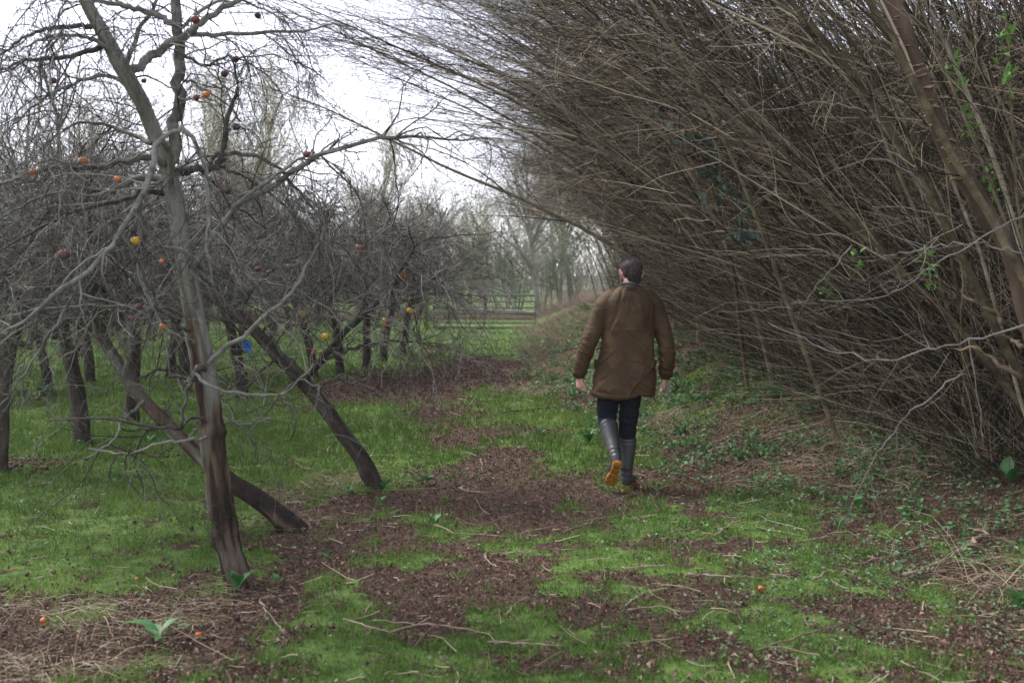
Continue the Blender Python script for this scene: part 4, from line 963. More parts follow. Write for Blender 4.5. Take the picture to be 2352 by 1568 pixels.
def hang_apples(lst, root, b, pts, dep, rsc, grp):
    mb = MB(); Q = pts.reshape(-1, 3)+b
    for (px, py, rp, kind, lab) in lst:
        # depth: that of the closest wood seen round there
        f = Q[:, 1]*CP-(Q[:, 2]-CAM_Z)*SP; u = Q[:, 1]*SP+(Q[:, 2]-CAM_Z)*CP
        qx = 1176+FPX*Q[:, 0]/f; qy = 784-FPX*u/f
        sel = np.argmin((qx-px)**2+(qy-(py-24))**2+200*(Q[:, 1]-dep)**2)
        Y = Q[sel, 1]; rad = rp*Y/FPX*rsc; c = at(px, py, Y)
        apple(c, rad, kind, lab, grp)
        top = c+np.array([0, 0, rad*1.7]); a = Q[sel]; mid = (a+top)/2+np.array([0, 0, .02+.1*np.linalg.norm(a-top)])
        tubes(catmull([a, mid, top], 8)-b, np.linspace(.003, .0022, 8), 4, mb)
    tag(mb.build('fruiting_twigs', M_apple_twig, root), kind='stuff')
hang_apples(HANG, t1, b1, P2a, 4.9, 1.05, 'apples hanging on the nearest tree')
hang_apples(HANG2, t3[0], t3[1], t3[3], 7.5, 1.1, 'apples hanging on the dark leaning tree')
FALL = [(100,1433,10,'orange','orange fallen apple in the litter at the left edge'),(148,1378,7,'brown','pale brown fallen apple left of the straw heap'),(123,1313,7,'brown','pinkish fallen apple on the grass near the left edge'),
 (62,1320,6,'dark','black fallen apple on the grass near the left edge'),(198,1335,7,'brown','brown fallen apple on the grass above the straw heap'),(315,1336,7,'orange','rotten orange apple in the grass left of the nearest trunk'),
 (362,1465,8,'yellow','yellow fallen apple beside the broad dock leaf'),(345,1475,7,'brown','brown fallen apple left of the yellow one'),(432,1470,9,'dark','dark fallen apple right of the dock leaf'),
 (456,1462,9,'orange','tan and orange fallen apple among dark ones'),(472,1474,8,'dark','black fallen apple under the tan one'),(490,1472,7,'dark','small black fallen apple at the end of the row'),
 (404,1452,7,'dark','dark fallen apple above the dock leaf'),(594,1478,8,'brown','reddish fallen apple in the litter before the nearest trunk'),(566,1484,7,'dark','black fallen apple left of the reddish one'),
 (545,1422,8,'dark','grey black fallen apple under the nearest trunk'),(700,1398,8,'dark','black fallen apple at the edge of the front grass'),(370,1298,7,'brown','fallen brown apple in the grass left of the trunk foot'),
 (395,1305,7,'brown','fallen brown apple second in the row left of the trunk foot'),(440,1215,7,'dark','dark fallen apple behind the nearest trunk'),(575,1262,8,'red','reddish fallen apples lying right of the nearest trunk'),
 (590,1255,7,'brown','brown fallen apple right of the nearest trunk'),(308,1198,5,'brown','pale fallen apple alone on the green grass at left'),(20,1268,6,'brown','pale fallen apple on the grass by the left edge'),
 (1748,1352,9,'orange','bright orange rotten apple on the right hand grass'),(1733,1364,7,'orange','dull orange apple piece beside the bright one'),(780,1290,5,'brown','small brown fallen apple on the grass'),
 (10,1455,10,'dark','dark brown fallen apple cut by the left edge'),(750,1498,6,'brown','brown fallen apple in the front grass'),(290,1475,8,'brown','orange brown fallen apple in the straw heap')]
for px, py, rp, kind, lab in FALL:
    g_ = gp(px, py+rp*.6); r_ = rp*g_[1]/FPX*.85; apple(g_+[0, 0, r_*.72], r_, kind, lab, 'fallen apples', rot=(R.uniform(-2, 2), R.uniform(-2, 2), 0))
def left_windfalls():
    pts = [(RNG.normal(70, 60), RNG.normal(1073, 9)) for _ in range(70)]+[(RNG.normal(330, 55), RNG.normal(1042, 6)) for _ in range(20)]
    mb = MB(); me = AM[1]; co = np.empty(len(me.vertices)*3); me.vertices.foreach_get('co', co); co = co.reshape(-1, 3)
    li = np.array([list(p.vertices) for p in me.polygons])
    for (a, c) in pts:
        g_ = gp(a, c); s = RNG.uniform(.013, .024); mb.add(co*s+g_+[0, 0, s*.5], li, col=RNG.random())
    tag(mb.build('windfalls', M_ap['brown']), 'scattered rotting windfalls on the bare patches at the left', 'apples', kind='stuff')
left_windfalls()

# ------------------------------------------------------------------ leafy plants
def leaf_mesh(name, m, L=1, Wd=.4, lobes=0, fold=.25, curl=.3, n=7, point=1.):
    t = np.linspace(0, 1, n); w_ = Wd*.5*np.sin(math.pi*np.clip(t, .02, .98)**.75)**point
    if lobes: w_ = w_*(1+.35*np.cos(t*lobes*2*math.pi))
    X = t*L; Z = curl*L*(t-.9*t*t)
    V = []
    for i in range(n): V += [(X[i], -w_[i], Z[i]+fold*w_[i]), (X[i], 0, Z[i]), (X[i], w_[i], Z[i]+fold*w_[i])]
    F = []
    for i in range(n-1):
        for j in (0, 1): F.append((i*3+j, (i+1)*3+j, (i+1)*3+j+1, i*3+j+1))
    mb = MB(); mb.add(V, F); me = mb.mesh(name); me.materials.append(m); return me
LM = {'dock': leaf_mesh('leaf', M_broad, Wd=.42, curl=.55), 'arum': leaf_mesh('leaf', M_broad, Wd=.6, curl=.5, point=.8), 'ivy': leaf_mesh('leaf', M_ivy, Wd=.8, curl=.1, lobes=1.2, n=6),
      'sprout': leaf_mesh('leaf', M_sprout, Wd=.4, curl=.2, n=5), 'weed': leaf_mesh('leaf', M_nettle, Wd=.6, curl=.3, n=5)}
def rosette(px, py, n, size, kind, label, name='broad_leaved_plant', cat='plant', group='leafy plants on the ground', up=(.3, 1.1)):
    g_ = gp(px, py); root = empty(name, g_+[0, 0, .0]); tag(root, label, cat, group)
    for i in range(n):
        o = bpy.data.objects.new('leaf', LM[kind]); COL.objects.link(o); o.parent = root
        s = size*R.uniform(.6, 1.1); o.scale = (s, s, s); a = i*2.4+R.uniform(-.4, .4); o.rotation_euler = (R.uniform(-.3, .3), -R.uniform(*up), a)
        rr = size*R.uniform(.0, .35); o.location = (rr*math.cos(a), rr*math.sin(a), R.uniform(0, .05))
for args in [(1352,1018,13,.13,'dock','bluish green leafy clump on the grass left of the boots'),(1240,998,7,.09,'dock','small green clump on the track left of the man'),
 (1565,1003,11,.12,'dock','bluish green leafy clump at the foot of the bank right of the legs'),(1390,1068,6,.07,'weed','small weed beside the raised boot'),
 (545,1362,8,.11,'arum','arrow leaved plant at the foot of the nearest trunk'),(640,1352,5,.06,'weed','small three leaved weed right of the nearest trunk foot'),(370,1478,5,.17,'dock','broad dock leaves lying in the straw heap','broad_leaved_plant','plant','leafy plants on the ground',(0,.4)),
 (1000,1208,6,.07,'arum','bright green weed on the edge of the middle bare patch'),(750,1290,6,.06,'weed','small weed on the grass right of the nearest trunk'),(978,1110,12,.08,'weed','upright leafy weed near the dark leaning trunk'),
 (885,1125,10,.06,'weed','green sprigs at the foot of the dark leaning trunk'),(800,1135,6,.06,'weed','flat weed in the litter under the leaning trunks'),(870,1168,6,.07,'weed','sparse weed in the litter right of the grass tuft'),
 (1965,1172,5,.13,'arum','single dark arum leaf among the ground ivy'),(2010,1098,8,.09,'dock','bluish leafy sprig at the top of the right hand bank'),(2105,1030,6,.10,'dock','dark leafy sprig by the thin upright stems'),
 (2230,1030,14,.08,'weed','green nettle clump under the hedge at right'),(2310,1110,6,.14,'arum','dark arum leaves near the right edge'),(2050,880,9,.12,'arum','dark green arum leaves in the shade of the hedge'),
 (1880,1030,7,.1,'arum','green arum leaves on the bank crest'),(1345,715,22,.28,'weed','bright green tuft on the bank crest left of the sleeve'),(100,912,12,.22,'dock','leafy clump beside an orchard trunk near the left edge'),
 (45,915,8,.2,'dock','leafy clump at the left edge between the orchard trunks'),(185,1090-60,6,.08,'weed','sprig at the foot of the bare orchard trunk on the left'),(340,1020,10,.1,'dock','leafy patch behind the grey leaning trunk'),
 (2080,1195,9,.08,'weed','pale green nettle top in the right foreground'),(1930,1340-120,7,.07,'weed','green sprig among the weeds below the bank'),(1850,880+20,10,.1,'weed','green sprig on the bank right of the sleeve'),
 (1700,1480,6,.04,'weed','tiny weed in the right front grass'),(2340,1400,12,.08,'weed','blurred nettle at the right edge foreground')]:
    rosette(*args)

def vine():
    # ivy climbing in the hedge
    root = empty('ivy_vine', at(1650, 430, 9.2)); tag(root, 'dark blue green ivy climbing through the hedge above the man', 'ivy')
    o = np.array(root.location); pts = [(1560,235),(1560,330),(1605,290),(1640,380),(1670,450),(1700,500),(1720,560)]
    P = catmull([at(a, b, 9.2) for a, b in pts], 40)-o
    tubes(P, np.full(40, .008), 5).build('stem', M_hedge_stem, root)
    for i in range(150):
        c = P[R.randrange(40)]; o2 = bpy.data.objects.new('leaf', LM['ivy']); COL.objects.link(o2); o2.parent = root
        s = R.uniform(.045, .085); o2.scale = (s, s, s); o2.location = (c[0]+R.gauss(0, .1), c[1]-R.uniform(-.05, .2), c[2]+R.gauss(0, .09)); o2.rotation_euler = (R.uniform(.6, 2.2), R.uniform(.2, 1.5), R.uniform(-1, 1))
vine()
SPR = [(1810,125,9,'young green leaf spray high in the hedge, top middle right'),(2140,630,5.6,'young green leaf spray in the middle of the right hand thicket'),(2215,190,5.5,'young green shoots near the top right corner'),(2320,90,5,'green leaves in the top right corner'),
 (2240,290,5.6,'green shoots left of the right edge, upper half'),(2290,440,5.5,'small green shoot near the right edge at mid height'),(1975,610,6.5,'tiny green shoot among the grey bent twigs'),(2330,200,5,'green shoots on the right edge below the corner'),(2130,210,6,'green tips right of the shelf fungus trunk'),(1905,665,7,'tiny green shoot left of the bent twigs')]
for px, py, Y_, lab in SPR:
    c = at(px, py, Y_); root = empty('green_shoot', c); tag(root, lab, 'shoot', 'young green shoots in the hedge')
    n = 9; P = grow(np.zeros((1, 3)), [[-.2, 0, .6]], [.16], 6, .1, (0, 0, 0)); tubes(P+[0, 0, -.05], taper([.003], 6, .5), 4).build('stem', M_hedge_stem, root)
    for i in range(n*2):
        o = bpy.data.objects.new('leaf', LM['sprout']); COL.objects.link(o); o.parent = root; s = R.uniform(.03, .06)
        o.scale = (s, s, s); q = P[0][R.randrange(6)]; o.location = (q[0]+R.gauss(0, .02), q[1]+R.gauss(0, .02), q[2]-.05+R.gauss(0, .02)); o.rotation_euler = (R.uniform(-.8, .8), -R.uniform(-.3, 1.2), R.uniform(0, 6.28))

# long pale whips and broken wood standing out in front of the hedge
WH = [([(2400,480,4.6),(2280,530,4.6),(2180,590,4.7),(2090,650,4.8),(1990,690,5.),(1880,690,5.3)],.007,'long arching grey whip crossing the right hand thicket at head height'),
 ([(2400,735,4.3),(2280,770,4.4),(2150,800,4.5),(2040,826,4.7),(1900,800,5.),(1760,740,5.4)],.008,'long low grey whip sagging across the foot of the thicket'),
 ([(2130,445,5.2),(2090,400,5.2),(2020,368,5.3),(1930,385,5.4),(1850,420,5.6),(1700,400,6.)],.006,'arched grey whip in the middle of the right hand hedge'),
 ([(1990,255,5.6),(1880,235,5.8),(1760,255,6.),(1600,240,6.4)],.005,'thin grey whip reaching left high in the hedge'),
 ([(1960,560,5.4),(1890,640,5.4),(1820,700,5.5),(1640,720,6.)],.005,'thin crossing twig low in front of the hedge'),
 ([(1700,40,7.),(1640,110,7.2),(1560,200,7.4),(1470,290,7.8),(1380,370,8.2)],.006,'slim twig slanting against the grain at the top middle'),
 ([(2210,860,5.2),(2090,950,5.3),(2010,1050,5.3),(1950,1180,5.2)],.007,'bent stick propped on the bank below the whips'),
 ([(2380,590,4.4),(2250,560,4.5),(2120,570,4.7),(1990,600,5.)],.006,'pale whip under the high arching one near the right edge')]
M_whip = mat('grey_whip_bark', [(.3, (.08, .07, .062)), (.7, (.2, .18, .165))], 10, bump=.1)
for pts, r_, lab in WH:
    r_ *= .68; P = catmull([at(*q) for q in pts], 26); o = P[0].copy(); P = P+RNG.normal(0, .006, P.shape)
    m = tubes(P-o, taper([r_], 26, .3), 7); s, d, rp = spawn((P-o)[None], taper([r_], 26, .3), 9, .2, 1, (.4, 1.), RNG)
    tubes(grow(s, d, RNG.uniform(.1, .6, 9), 7, .12, (0, 0, -.05)), taper(rp*.5, 7, .3), 5, m)
    ob = m.build('whip', M_whip); ob.location = tuple(o); tag(ob, lab, 'branch', 'long whips in front of the hedge')
def fungus_trunk():
    pts = [(2340,640,5.6,.05),(2270,500,5.6,.052),(2200,380,5.6,.05),(2145,260,5.6,.047),(2100,140,5.6,.05),(2060,30,5.6,.055),(2020,-80,5.6,.05)]
    b = at(*pts[0][:3]); g0 = b.copy(); g0[2] = float(ground_z(b[0]+.4, b[1]+.1)); g0[0] += .4
    P = np.vstack([[g0], [at(a, c, d) for a, c, d, _ in pts]]); b = P[0].copy(); root = empty('dead_tree', b)
    tag(root, 'dead leaning trunk in the hedge carrying tiers of pale shelf fungus', 'tree')
    trunk_mesh(P-b, [.08]+[q[3] for q in pts], 18, 120, .15, 21, .2).build('trunk', mat('rotten_bark', [(.3, (.035, .024, .016)), (.7, (.13, .09, .062))], 8, stretch=(1, 1, .3), bump=.7), root)
    k = 10; a = np.linspace(-1.45, 1.45, k); m = MB(); V = [(0, 0, 0), (0, 0, -.18)]
    for q in a: V.append((math.cos(q)*1.0, math.sin(q)*.9, .02+.06*math.sin(q*5)))
    for q in a: V.append((math.cos(q)*.9, math.sin(q)*.8, -.1))
    F3 = [(0, 2+i, 3+i) for i in range(k-1)]+[(1, 3+k+i, 2+k+i) for i in range(k-1)]; F4 = [(2+i, 2+k+i, 3+k+i, 3+i) for i in range(k-1)]
    m.add(V, F4, F3); me = m.mesh('bracket'); me.materials.append(mat('bracket_fungus', [(.35, (.16, .10, .06)), (.65, (.42, .31, .2))], 3, bump=.2))
    C = catmull(P, 60)-b; T = norm(np.gradient(C, axis=0))
    for i in range(44):
        t = R.choice([R.uniform(22, 52), R.uniform(24, 36)]); q = C[int(t)]; o = bpy.data.objects.new('bracket', me); COL.objects.link(o); o.parent = root
        az = R.uniform(-2.9, -1.2); s = R.uniform(.012, .042); o.location = (q[0]+.044*math.cos(az), q[1]+.044*math.sin(az), q[2]+R.uniform(-.03, .03)); o.scale = (s, s*R.uniform(.7, 1.2), s*R.uniform(.8, 1.5)); o.rotation_euler = (R.uniform(-.35, .35), R.uniform(-.1, .4), az)
fungus_trunk()
def standing_canes():
    # cluster of upright suckers right, with nettles at the base
    root = empty('hazel_clump', gp(2185, 955)); tag(root, 'clump of thin upright pale canes at the right, rising from the bank', 'shrub'); b = np.array(root.location)
    for i in range(16):
        x = R.gauss(0, .09); y = R.gauss(0, .08); P = grow([[x, y, -.05]], [[R.gauss(-.02, .12), R.gauss(0, .1), 1]], [R.uniform(1., 2.8)], 16, .05, (-.03, 0, 0)); P[0, :, 0] += x*np.linspace(0, 1.5, 16)
        tubes(P, taper([R.uniform(.005, .013)], 16, .4), 6).build('cane', M_pale_stick if i % 3 == 0 else M_hedge_stem, root)
    for k, (pts, r_, lab) in enumerate([([(2210,680,5.9),(2262,705,5.85),(2310,745,5.8)],.019,'splintered pale wood of a broken stem near the right edge'),([(2280,765,5.7),(2325,778,5.7),(2352,800,5.6)],.024,'orange brown torn wood at the right edge'),([(2200,805,6.),(2240,800,5.9),(2300,840,5.8),(2360,880,5.7)],.022,'dead peeling branch end under the broken stems')]):
        P = catmull([at(*q) for q in pts], 12); o = P[0].copy(); r = .7*r_*np.linspace(.5, 1, 12)*(1+.35*RNG.normal(size=12).clip(-1, 1)); P = P+RNG.normal(0, .008, P.shape)
        ob = tubes(P-o, r, 7, cap=True).build('broken_branch', mat('torn_wood', [(.3, (.04, .028, .018)), (.7, (.20, .145, .09))], 12, stretch=(1, 1, 1), bump=.6) if k == 0 else bpy.data.materials['torn_wood']); ob.location = tuple(o)
        tag(ob, lab, 'branch', 'broken branches at the right')
standing_canes()

# ------------------------------------------------------------------ the man
def ring_tube(mb, P, A, B, k=20, side=None):
    """closed tube with elliptical rings; A = half width along side, B = half depth"""
    P = np.asarray(P, float); n = len(P); T = norm(np.gradient(P, axis=0))
    sd_ = np.array([1., 0, 0]) if side is None else np.asarray(side, float)
    U = norm(sd_[None]-(T@sd_)[:, None]*T); W = np.cross(T, U); a = np.arange(k)*2*math.pi/k
    V = P[:, None]+np.asarray(A)[:, None, None]*np.cos(a)[None, :, None]*U[:, None]+np.asarray(B)[:, None, None]*np.sin(a)[None, :, None]*W[:, None]
    i, j = np.meshgrid(np.arange(n-1), np.arange(k), indexing='ij'); F = np.stack([i*k+j, i*k+(j+1) % k, (i+1)*k+(j+1) % k, (i+1)*k+j], -1).reshape(-1, 4)
    V = V.reshape(-1, 3); V = np.vstack([V, P[:1], P[-1:]]); c0, c1 = n*k, n*k+1
    F3 = [(c0, (q+1) % k, q) for q in range(k)]+[(c1, (n-1)*k+q, (n-1)*k+(q+1) % k) for q in range(k)]
    mb.add(V, F, F3)
def ltube(mb, pts, n=14, k=16, side=None):
    """pts (x,y,z,ra,rb) smoothed, with rounded ends"""
    p = np.asarray(pts, float); C = catmull(p[:, :3], n); u = np.linspace(0, len(p)-1, n)
    A = np.interp(u, range(len(p)), p[:, 3]); B = np.interp(u, range(len(p)), p[:, 4])
    d0 = norm(C[0]-C[1]); d1 = norm(C[-1]-C[-2]); r0 = min(A[0], B[0]); r1 = min(A[-1], B[-1])
    C = np.vstack([[C[0]+d0*r0*.8], [C[0]+d0*r0*.5], C, [C[-1]+d1*r1*.5], [C[-1]+d1*r1*.8]]); A = np.concatenate([[A[0]*.4, A[0]*.82], A, [A[-1]*.82, A[-1]*.4]]); B = np.concatenate([[B[0]*.4, B[0]*.82], B, [B[-1]*.82, B[-1]*.4]])
    ring_tube(mb, C, A, B, k, side)
def ball(mb, c, r, rot=None, n=14, k=20):
    t = np.linspace(.02, math.pi-.02, n); a = np.arange(k)*2*math.pi/k; T, A = np.meshgrid(t, a, indexing='ij')
    V = np.stack([np.sin(T)*np.cos(A)*r[0], np.sin(T)*np.sin(A)*r[1], np.cos(T)*r[2]], -1).reshape(-1, 3)
    if rot is not None: V = V@np.array(rot).T
    i, j = np.meshgrid(np.arange(n-1), np.arange(k), indexing='ij'); F = np.stack([i*k+j, (i+1)*k+j, (i+1)*k+(j+1) % k, i*k+(j+1) % k], -1).reshape(-1, 4)
    V = np.vstack([V, [V[:k].mean(0)], [V[-k:].mean(0)]]); F3 = [(n*k, q, (q+1) % k) for q in range(k)]+[(n*k+1, (n-1)*k+(q+1) % k, (n-1)*k+q) for q in range(k)]
    mb.add(V+np.array(c), F, F3)
def remesh(mb, voxel, smooth=2, fac=.5):
    me = mb.mesh('tmp'); o = bpy.data.objects.new('tmp', me); COL.objects.link(o)
    m = o.modifiers.new('r', 'REMESH'); m.mode = 'VOXEL'; m.voxel_size = voxel; m.use_smooth_shade = True
    if smooth: s = o.modifiers.new('s', 'SMOOTH'); s.iterations = smooth; s.factor = fac
    dg = bpy.context.evaluated_depsgraph_get(); r = bpy.data.meshes.new_from_object(o.evaluated_get(dg), depsgraph=dg)
    bpy.data.objects.remove(o); bpy.data.meshes.remove(me); return r
def arrays(me):
    n = len(me.vertices); a = np.empty(n*3, np.float32); me.vertices.foreach_get('co', a); b = np.empty(n*3, np.float32); me.vertices.foreach_get('normal', b)
    return a.reshape(-1, 3).astype(float), b.reshape(-1, 3).astype(float)
def setco(me, V): me.vertices.foreach_set('co', V.astype(np.float32).ravel()); me.update()

def hand(mb, w_, d, palm, curl, thumb_side, s=1.):
    """w_ wrist point, d direction of the hand, palm = direction the palm faces"""
    d = norm(np.array(d, float)); pl = norm(np.array(palm, float)-d*np.dot(palm, d)); sd_ = np.cross(d, pl)*thumb_side
    w_ = np.array(w_, float)
    ltube(mb, [(*(w_-d*.03), .026, .019), (*(w_+d*.02), .030, .017), (*(w_+d*.06), .040, .015), (*(w_+d*.088), .040, .013)], 10, 16, sd_)
    for i, (off, L) in enumerate([(.029, .072), (.010, .080), (-.010, .075), (-.028, .060)]):
        p = w_+d*.075+sd_*off; dd = d.copy(); c = curl*(1+.12*i); pts = [(*p, .0095, .0085)]
        for j, f in enumerate((.45, .32, .23)):
            an = c*(.5+.35*j); dd = norm(dd*math.cos(an)+pl*math.sin(an)); p = p+dd*L*f; pts.append((*p, .0088-.0012*j, .0080-.001*j))
        ltube(mb, pts, 9, 10, sd_)
    p = w_+d*.02+sd_*.026; dd = norm(sd_*.30+d*.85+pl*.35); pts = [(*p, .012, .011)]
    for f in (.045, .034, .026): p = p+dd*f; pts.append((*p, .0105, .0095)); dd = norm(dd+d*.35+pl*.25)
    ltube(mb, pts, 8, 10, d)

def man():
    g0 = at(1437, 1119, 7.8); gx, gy = g0[0], 7.8; gz = float(ground_z(gx, gy))-.005
    root = empty('person', (gx, gy, gz)); tag(root, 'man in a brown waxed jacket and rubber boots walking away along the track', 'person')
    skin = mat('skin', [(.3, (.50, .27, .21)), (.7, (.58, .34, .27))], 30, bump=.15, rough=.5, spec=.35)
    hairm = mat('short_dark_hair', [(.3, (.028, .020, .020)), (.5, (.06, .045, .044)), (.75, (.12, .09, .088))], 60, bump=.8, bscale=260, rough=.6, dist=.003, stretch=(1, 1, .4))
    waxm = mat('waxed_cotton', [(.25, (.030, .019, .010)), (.5, (.066, .041, .020)), (.78, (.115, .074, .038))], 5, bump=.4, bscale=70, rough=.68, spec=.2, dist=.003, detail=6)
    cord = mat('corduroy', [(.3, (.025, .016, .010)), (.7, (.045, .03, .02))], 60, bump=.8, rough=.9)
    navy = mat('dark_trousers', [(.3, (.004, .005, .009)), (.7, (.010, .012, .020))], 20, bump=.3, rough=.85, dist=.003)
    rub = mat('grey_rubber', [(.3, (.026, .029, .032)), (.5, (.044, .050, .054)), (.6, (.055, .053, .048)), (.72, (.12, .09, .065))], 9, bump=.3, rough=.42, spec=.5)
    orange = mat('orange_sole_rubber', [(.28, (.035, .02, .012)), (.48, (.30, .13, .02)), (.7, (.52, .25, .03))], 26, bump=.4, rough=.6)
    teal = mat('teal_shirt', [(.3, (.02, .08, .10)), (.7, (.035, .12, .14))], 30, bump=.2)
    Rz = lambda v, a: np.array([v[0]*math.cos(a)-v[1]*math.sin(a), v[0]*math.sin(a)+v[1]*math.cos(a), v[2]])
    # ---- body (head, neck, hands and the limbs under the clothes): one skin
    mb = MB(); hc = np.array([.030, .02, 1.680]); ya = .24           # head turned to the left
    H = lambda x, y, z: hc+Rz((x, y, z), ya)
    rot = [[math.cos(ya), -math.sin(ya), 0], [math.sin(ya), math.cos(ya), 0], [0, 0, 1]]
    ball(mb, H(0, -.012, .025), (.076, .095, .080), rot, 18, 26); ball(mb, H(0, .02, -.035), (.058, .070, .080), rot, 16, 22)
    ball(mb, H(0, .045, -.075), (.038, .040, .034), rot); ball(mb, H(0, .06, .02), (.05, .035, .05), rot)
    ltube(mb, [(*H(0, .082, .022), .009, .009), (*H(0, .098, -.004), .011, .012), (*H(0, .106, -.022), .015, .012)], 8, 12)      # nose
    ltube(mb, [(*H(-.022, .082, -.052), .006, .006), (*H(0, .090, -.050), .008, .008), (*H(.022, .082, -.052), .006, .006)], 8, 10)
    ltube(mb, [(*H(-.04, .074, .034), .008, .008), (*H(0, .088, .038), .009, .008), (*H(.04, .074, .034), .008, .008)], 8, 10)       # brow
    for s in (-1, 1):
        ball(mb, H(s*.032, .083, .012), (.013, .009, .009), rot, 8, 12)
        e = [H(s*.076, .0, .034), H(s*.094, -.020, .034), H(s*.099, -.028, .008), H(s*.090, -.018, -.020), H(s*.076, .0, -.036)]
        ltube(mb, [(*q, .0065, .0065) for q in e], 14, 10); ltube(mb, [(*H(s*.078, .0, .014), .010, .007), (*H(s*.082, -.008, -.008), .009, .007)], 6, 10)
    ltube(mb, [(.020, -.018, 1.46, .062, .062), (.024, -.010, 1.54, .058, .060), (.028, .0, 1.62, .056, .064)], 10, 22)
    ltube(mb, [(-.05, .0, .86, .14, .10), (-.03, .0, 1.05, .13, .09), (.0, .0, 1.25, .15, .10), (.02, -.01, 1.40, .155, .09), (.02, -.01, 1.47, .11, .07)], 16, 24)
    AL = [(-.14, 0, 1.45), (-.235, 0, 1.30), (-.305, -.01, 1.13), (-.345, .02, 1.0), (-.365, .04, .885)]
    AR = [(.18, 0, 1.45), (.262, 0, 1.30), (.312, -.01, 1.13), (.318, .02, 1.0), (.312, .05, .875)]
    for A in (AL, AR): ltube(mb, [(*A[0], .05, .05), (*A[1], .045, .045), (*A[2], .038, .038), (*A[3], .034, .034), (*A[4], .027, .022)], 16, 16)
    hand(mb, (-.368, .045, .875), (-.02, .05, -1), (.75, .35, .1), .75, 1)
    hand(mb, (.312, .055, .865), (.0, .15, -1), (-.75, .3, .1), .95, -1)
    ltube(mb, [(-.125, -.02, .90, .075, .08), (-.14, .01, .72, .062, .065), (-.15, .03, .56, .048, .05), (-.135, -.10, .44, .045, .05), (-.112, -.25, .30, .034, .036)], 18, 18)
    ltube(mb, [(.035, -.0, .90, .075, .08), (.032, .02, .70, .062, .065), (.018, .035, .50, .048, .05), (.010, .015, .30, .042, .05), (0, 0, .10, .034, .036)], 18, 18)
    me = remesh(mb, .0055, 2, .4); me.materials.append(skin); link('body', me, root)
    # ---- hair: clipped sides, fuller top
    mb = MB(); ball(mb, H(0, -.016, .034), (.081, .099, .082), rot, 40, 60); me = mb.mesh('hair'); V, N = arrays(me)
    L = (V-hc)@np.array(rot)      # head-space coordinates
    top = sstep(.02, .07, L[:, 2]); V = V+N*(.002+.009*top+.003*(fbm(L[:, 0]*60, L[:, 2]*60+L[:, 1]*40, 4, 3)-.5)*(1+top))[:, None]
    nape = -.075; L = (V-hc)@np.array(rot)
    keep = (L[:, 2] > np.where(L[:, 1] > .045, .075, np.where(L[:, 1] > -.028, .040, -.035)))
    push = ~keep; V[push] = (hc+np.array([0, 0, .02]))+(V[push]-(hc+np.array([0, 0, .02])))*.86
    setco(me, V); me.materials.append(hairm)
    link('hair', me, root)
    mb = MB(); ltube(mb, [(*H(.004, -.068, .02), .055, .034), (*H(.006, -.066, -.030), .054, .032), (*H(.008, -.056, -.066), .046, .024)], 20, 30, rot[0] if 0 else np.array([math.cos(ya), math.sin(ya), 0])); me = remesh(mb, .004, 2); me.materials.append(hairm); link('hair_nape', me, root)
    rg = np.random.default_rng(12); mb = MB(); hv, hn = [], []
    for ob in list(root.children):
        if ob.name.startswith('hair'):
            a_, b_ = arrays(ob.data); hv.append(a_); hn.append(b_)
    hv = np.concatenate(hv); hn = np.concatenate(hn); L = (hv-hc)@np.array(rot)
    ok = (np.linalg.norm(hv-(hc+np.array([0, 0, .02])), axis=1) > .076); hv = hv[ok]; hn = hn[ok]
    ii = rg.integers(0, len(hv), 9000); S = hv[ii]+rg.normal(0, .002, (9000, 3)); N_ = hn[ii]; tp = sstep(.03, .08, ((S-hc)@np.array(rot))[:, 2])
    D = norm(N_*.5+np.array([0, -.25, -.75])*(1-tp)[:, None]+(Rz((-.7, .6, .2), ya))*tp[:, None]+rg.normal(0, .22, S.shape))
    P = grow(S-N_*.002, D, .006+.016*tp*rg.random(9000), 3, .1, (0, 0, -.1), rg); tubes(P, np.repeat(np.array([[.0011, .0009, .0004]]), 9000, 0), 3, mb)
    mb.build('hair_strands', hairm, root)
    # trimmed beard along the jaw
    mb = MB(); ltube(mb, [(*H(-.066, .012, -.035), .008, .016), (*H(-.056, .045, -.070), .010, .018), (*H(-.03, .078, -.092), .012, .02), (*H(0, .085, -.095), .014, .02), (*H(.03, .078, -.092), .012, .02), (*H(.056, .045, -.070), .010, .018), (*H(.066, .012, -.035), .008, .016)], 30, 14)
    me = mb.mesh('beard'); me.materials.append(mat('reddish_beard', [(.3, (.10, .045, .03)), (.7, (.2, .10, .07))], 80, bump=.8)); link('beard', me, root)
    # ---- jacket
    mb = MB(); sec = [(.735, -.018, .236, .165), (.80, -.016, .232, .165), (.90, -.010, .226, .155), (1.0, -.003, .216, .145), (1.12, .004, .203, .135), (1.24, .012, .200, .135), (1.34, .016, .205, .135), (1.42, .018, .208, .128), (1.475, .020, .196, .115), (1.515, .022, .160, .10), (1.55, .024, .110, .085), (1.575, .025, .078, .075)]
    sec = np.array(sec); P = np.stack([sec[:, 1], -.01+0*sec[:, 0], sec[:, 0]], -1); n = 40; C = catmull(P, n); u = np.linspace(0, len(sec)-1, n)
    # squared off (superellipse) rings for the boxy coat
    k = 48; a = np.arange(k)*2*math.pi/k; ca, sa = np.cos(a), np.sin(a); ex = .8; A_ = np.interp(u, range(len(sec)), sec[:, 2]); B_ = np.interp(u, range(len(sec)), sec[:, 3])
    V = C[:, None]+np.stack([A_[:, None]*np.sign(ca)*abs(ca)**ex, B_[:, None]*np.sign(sa)*abs(sa)**ex, 0*A_[:, None]*ca], -1)
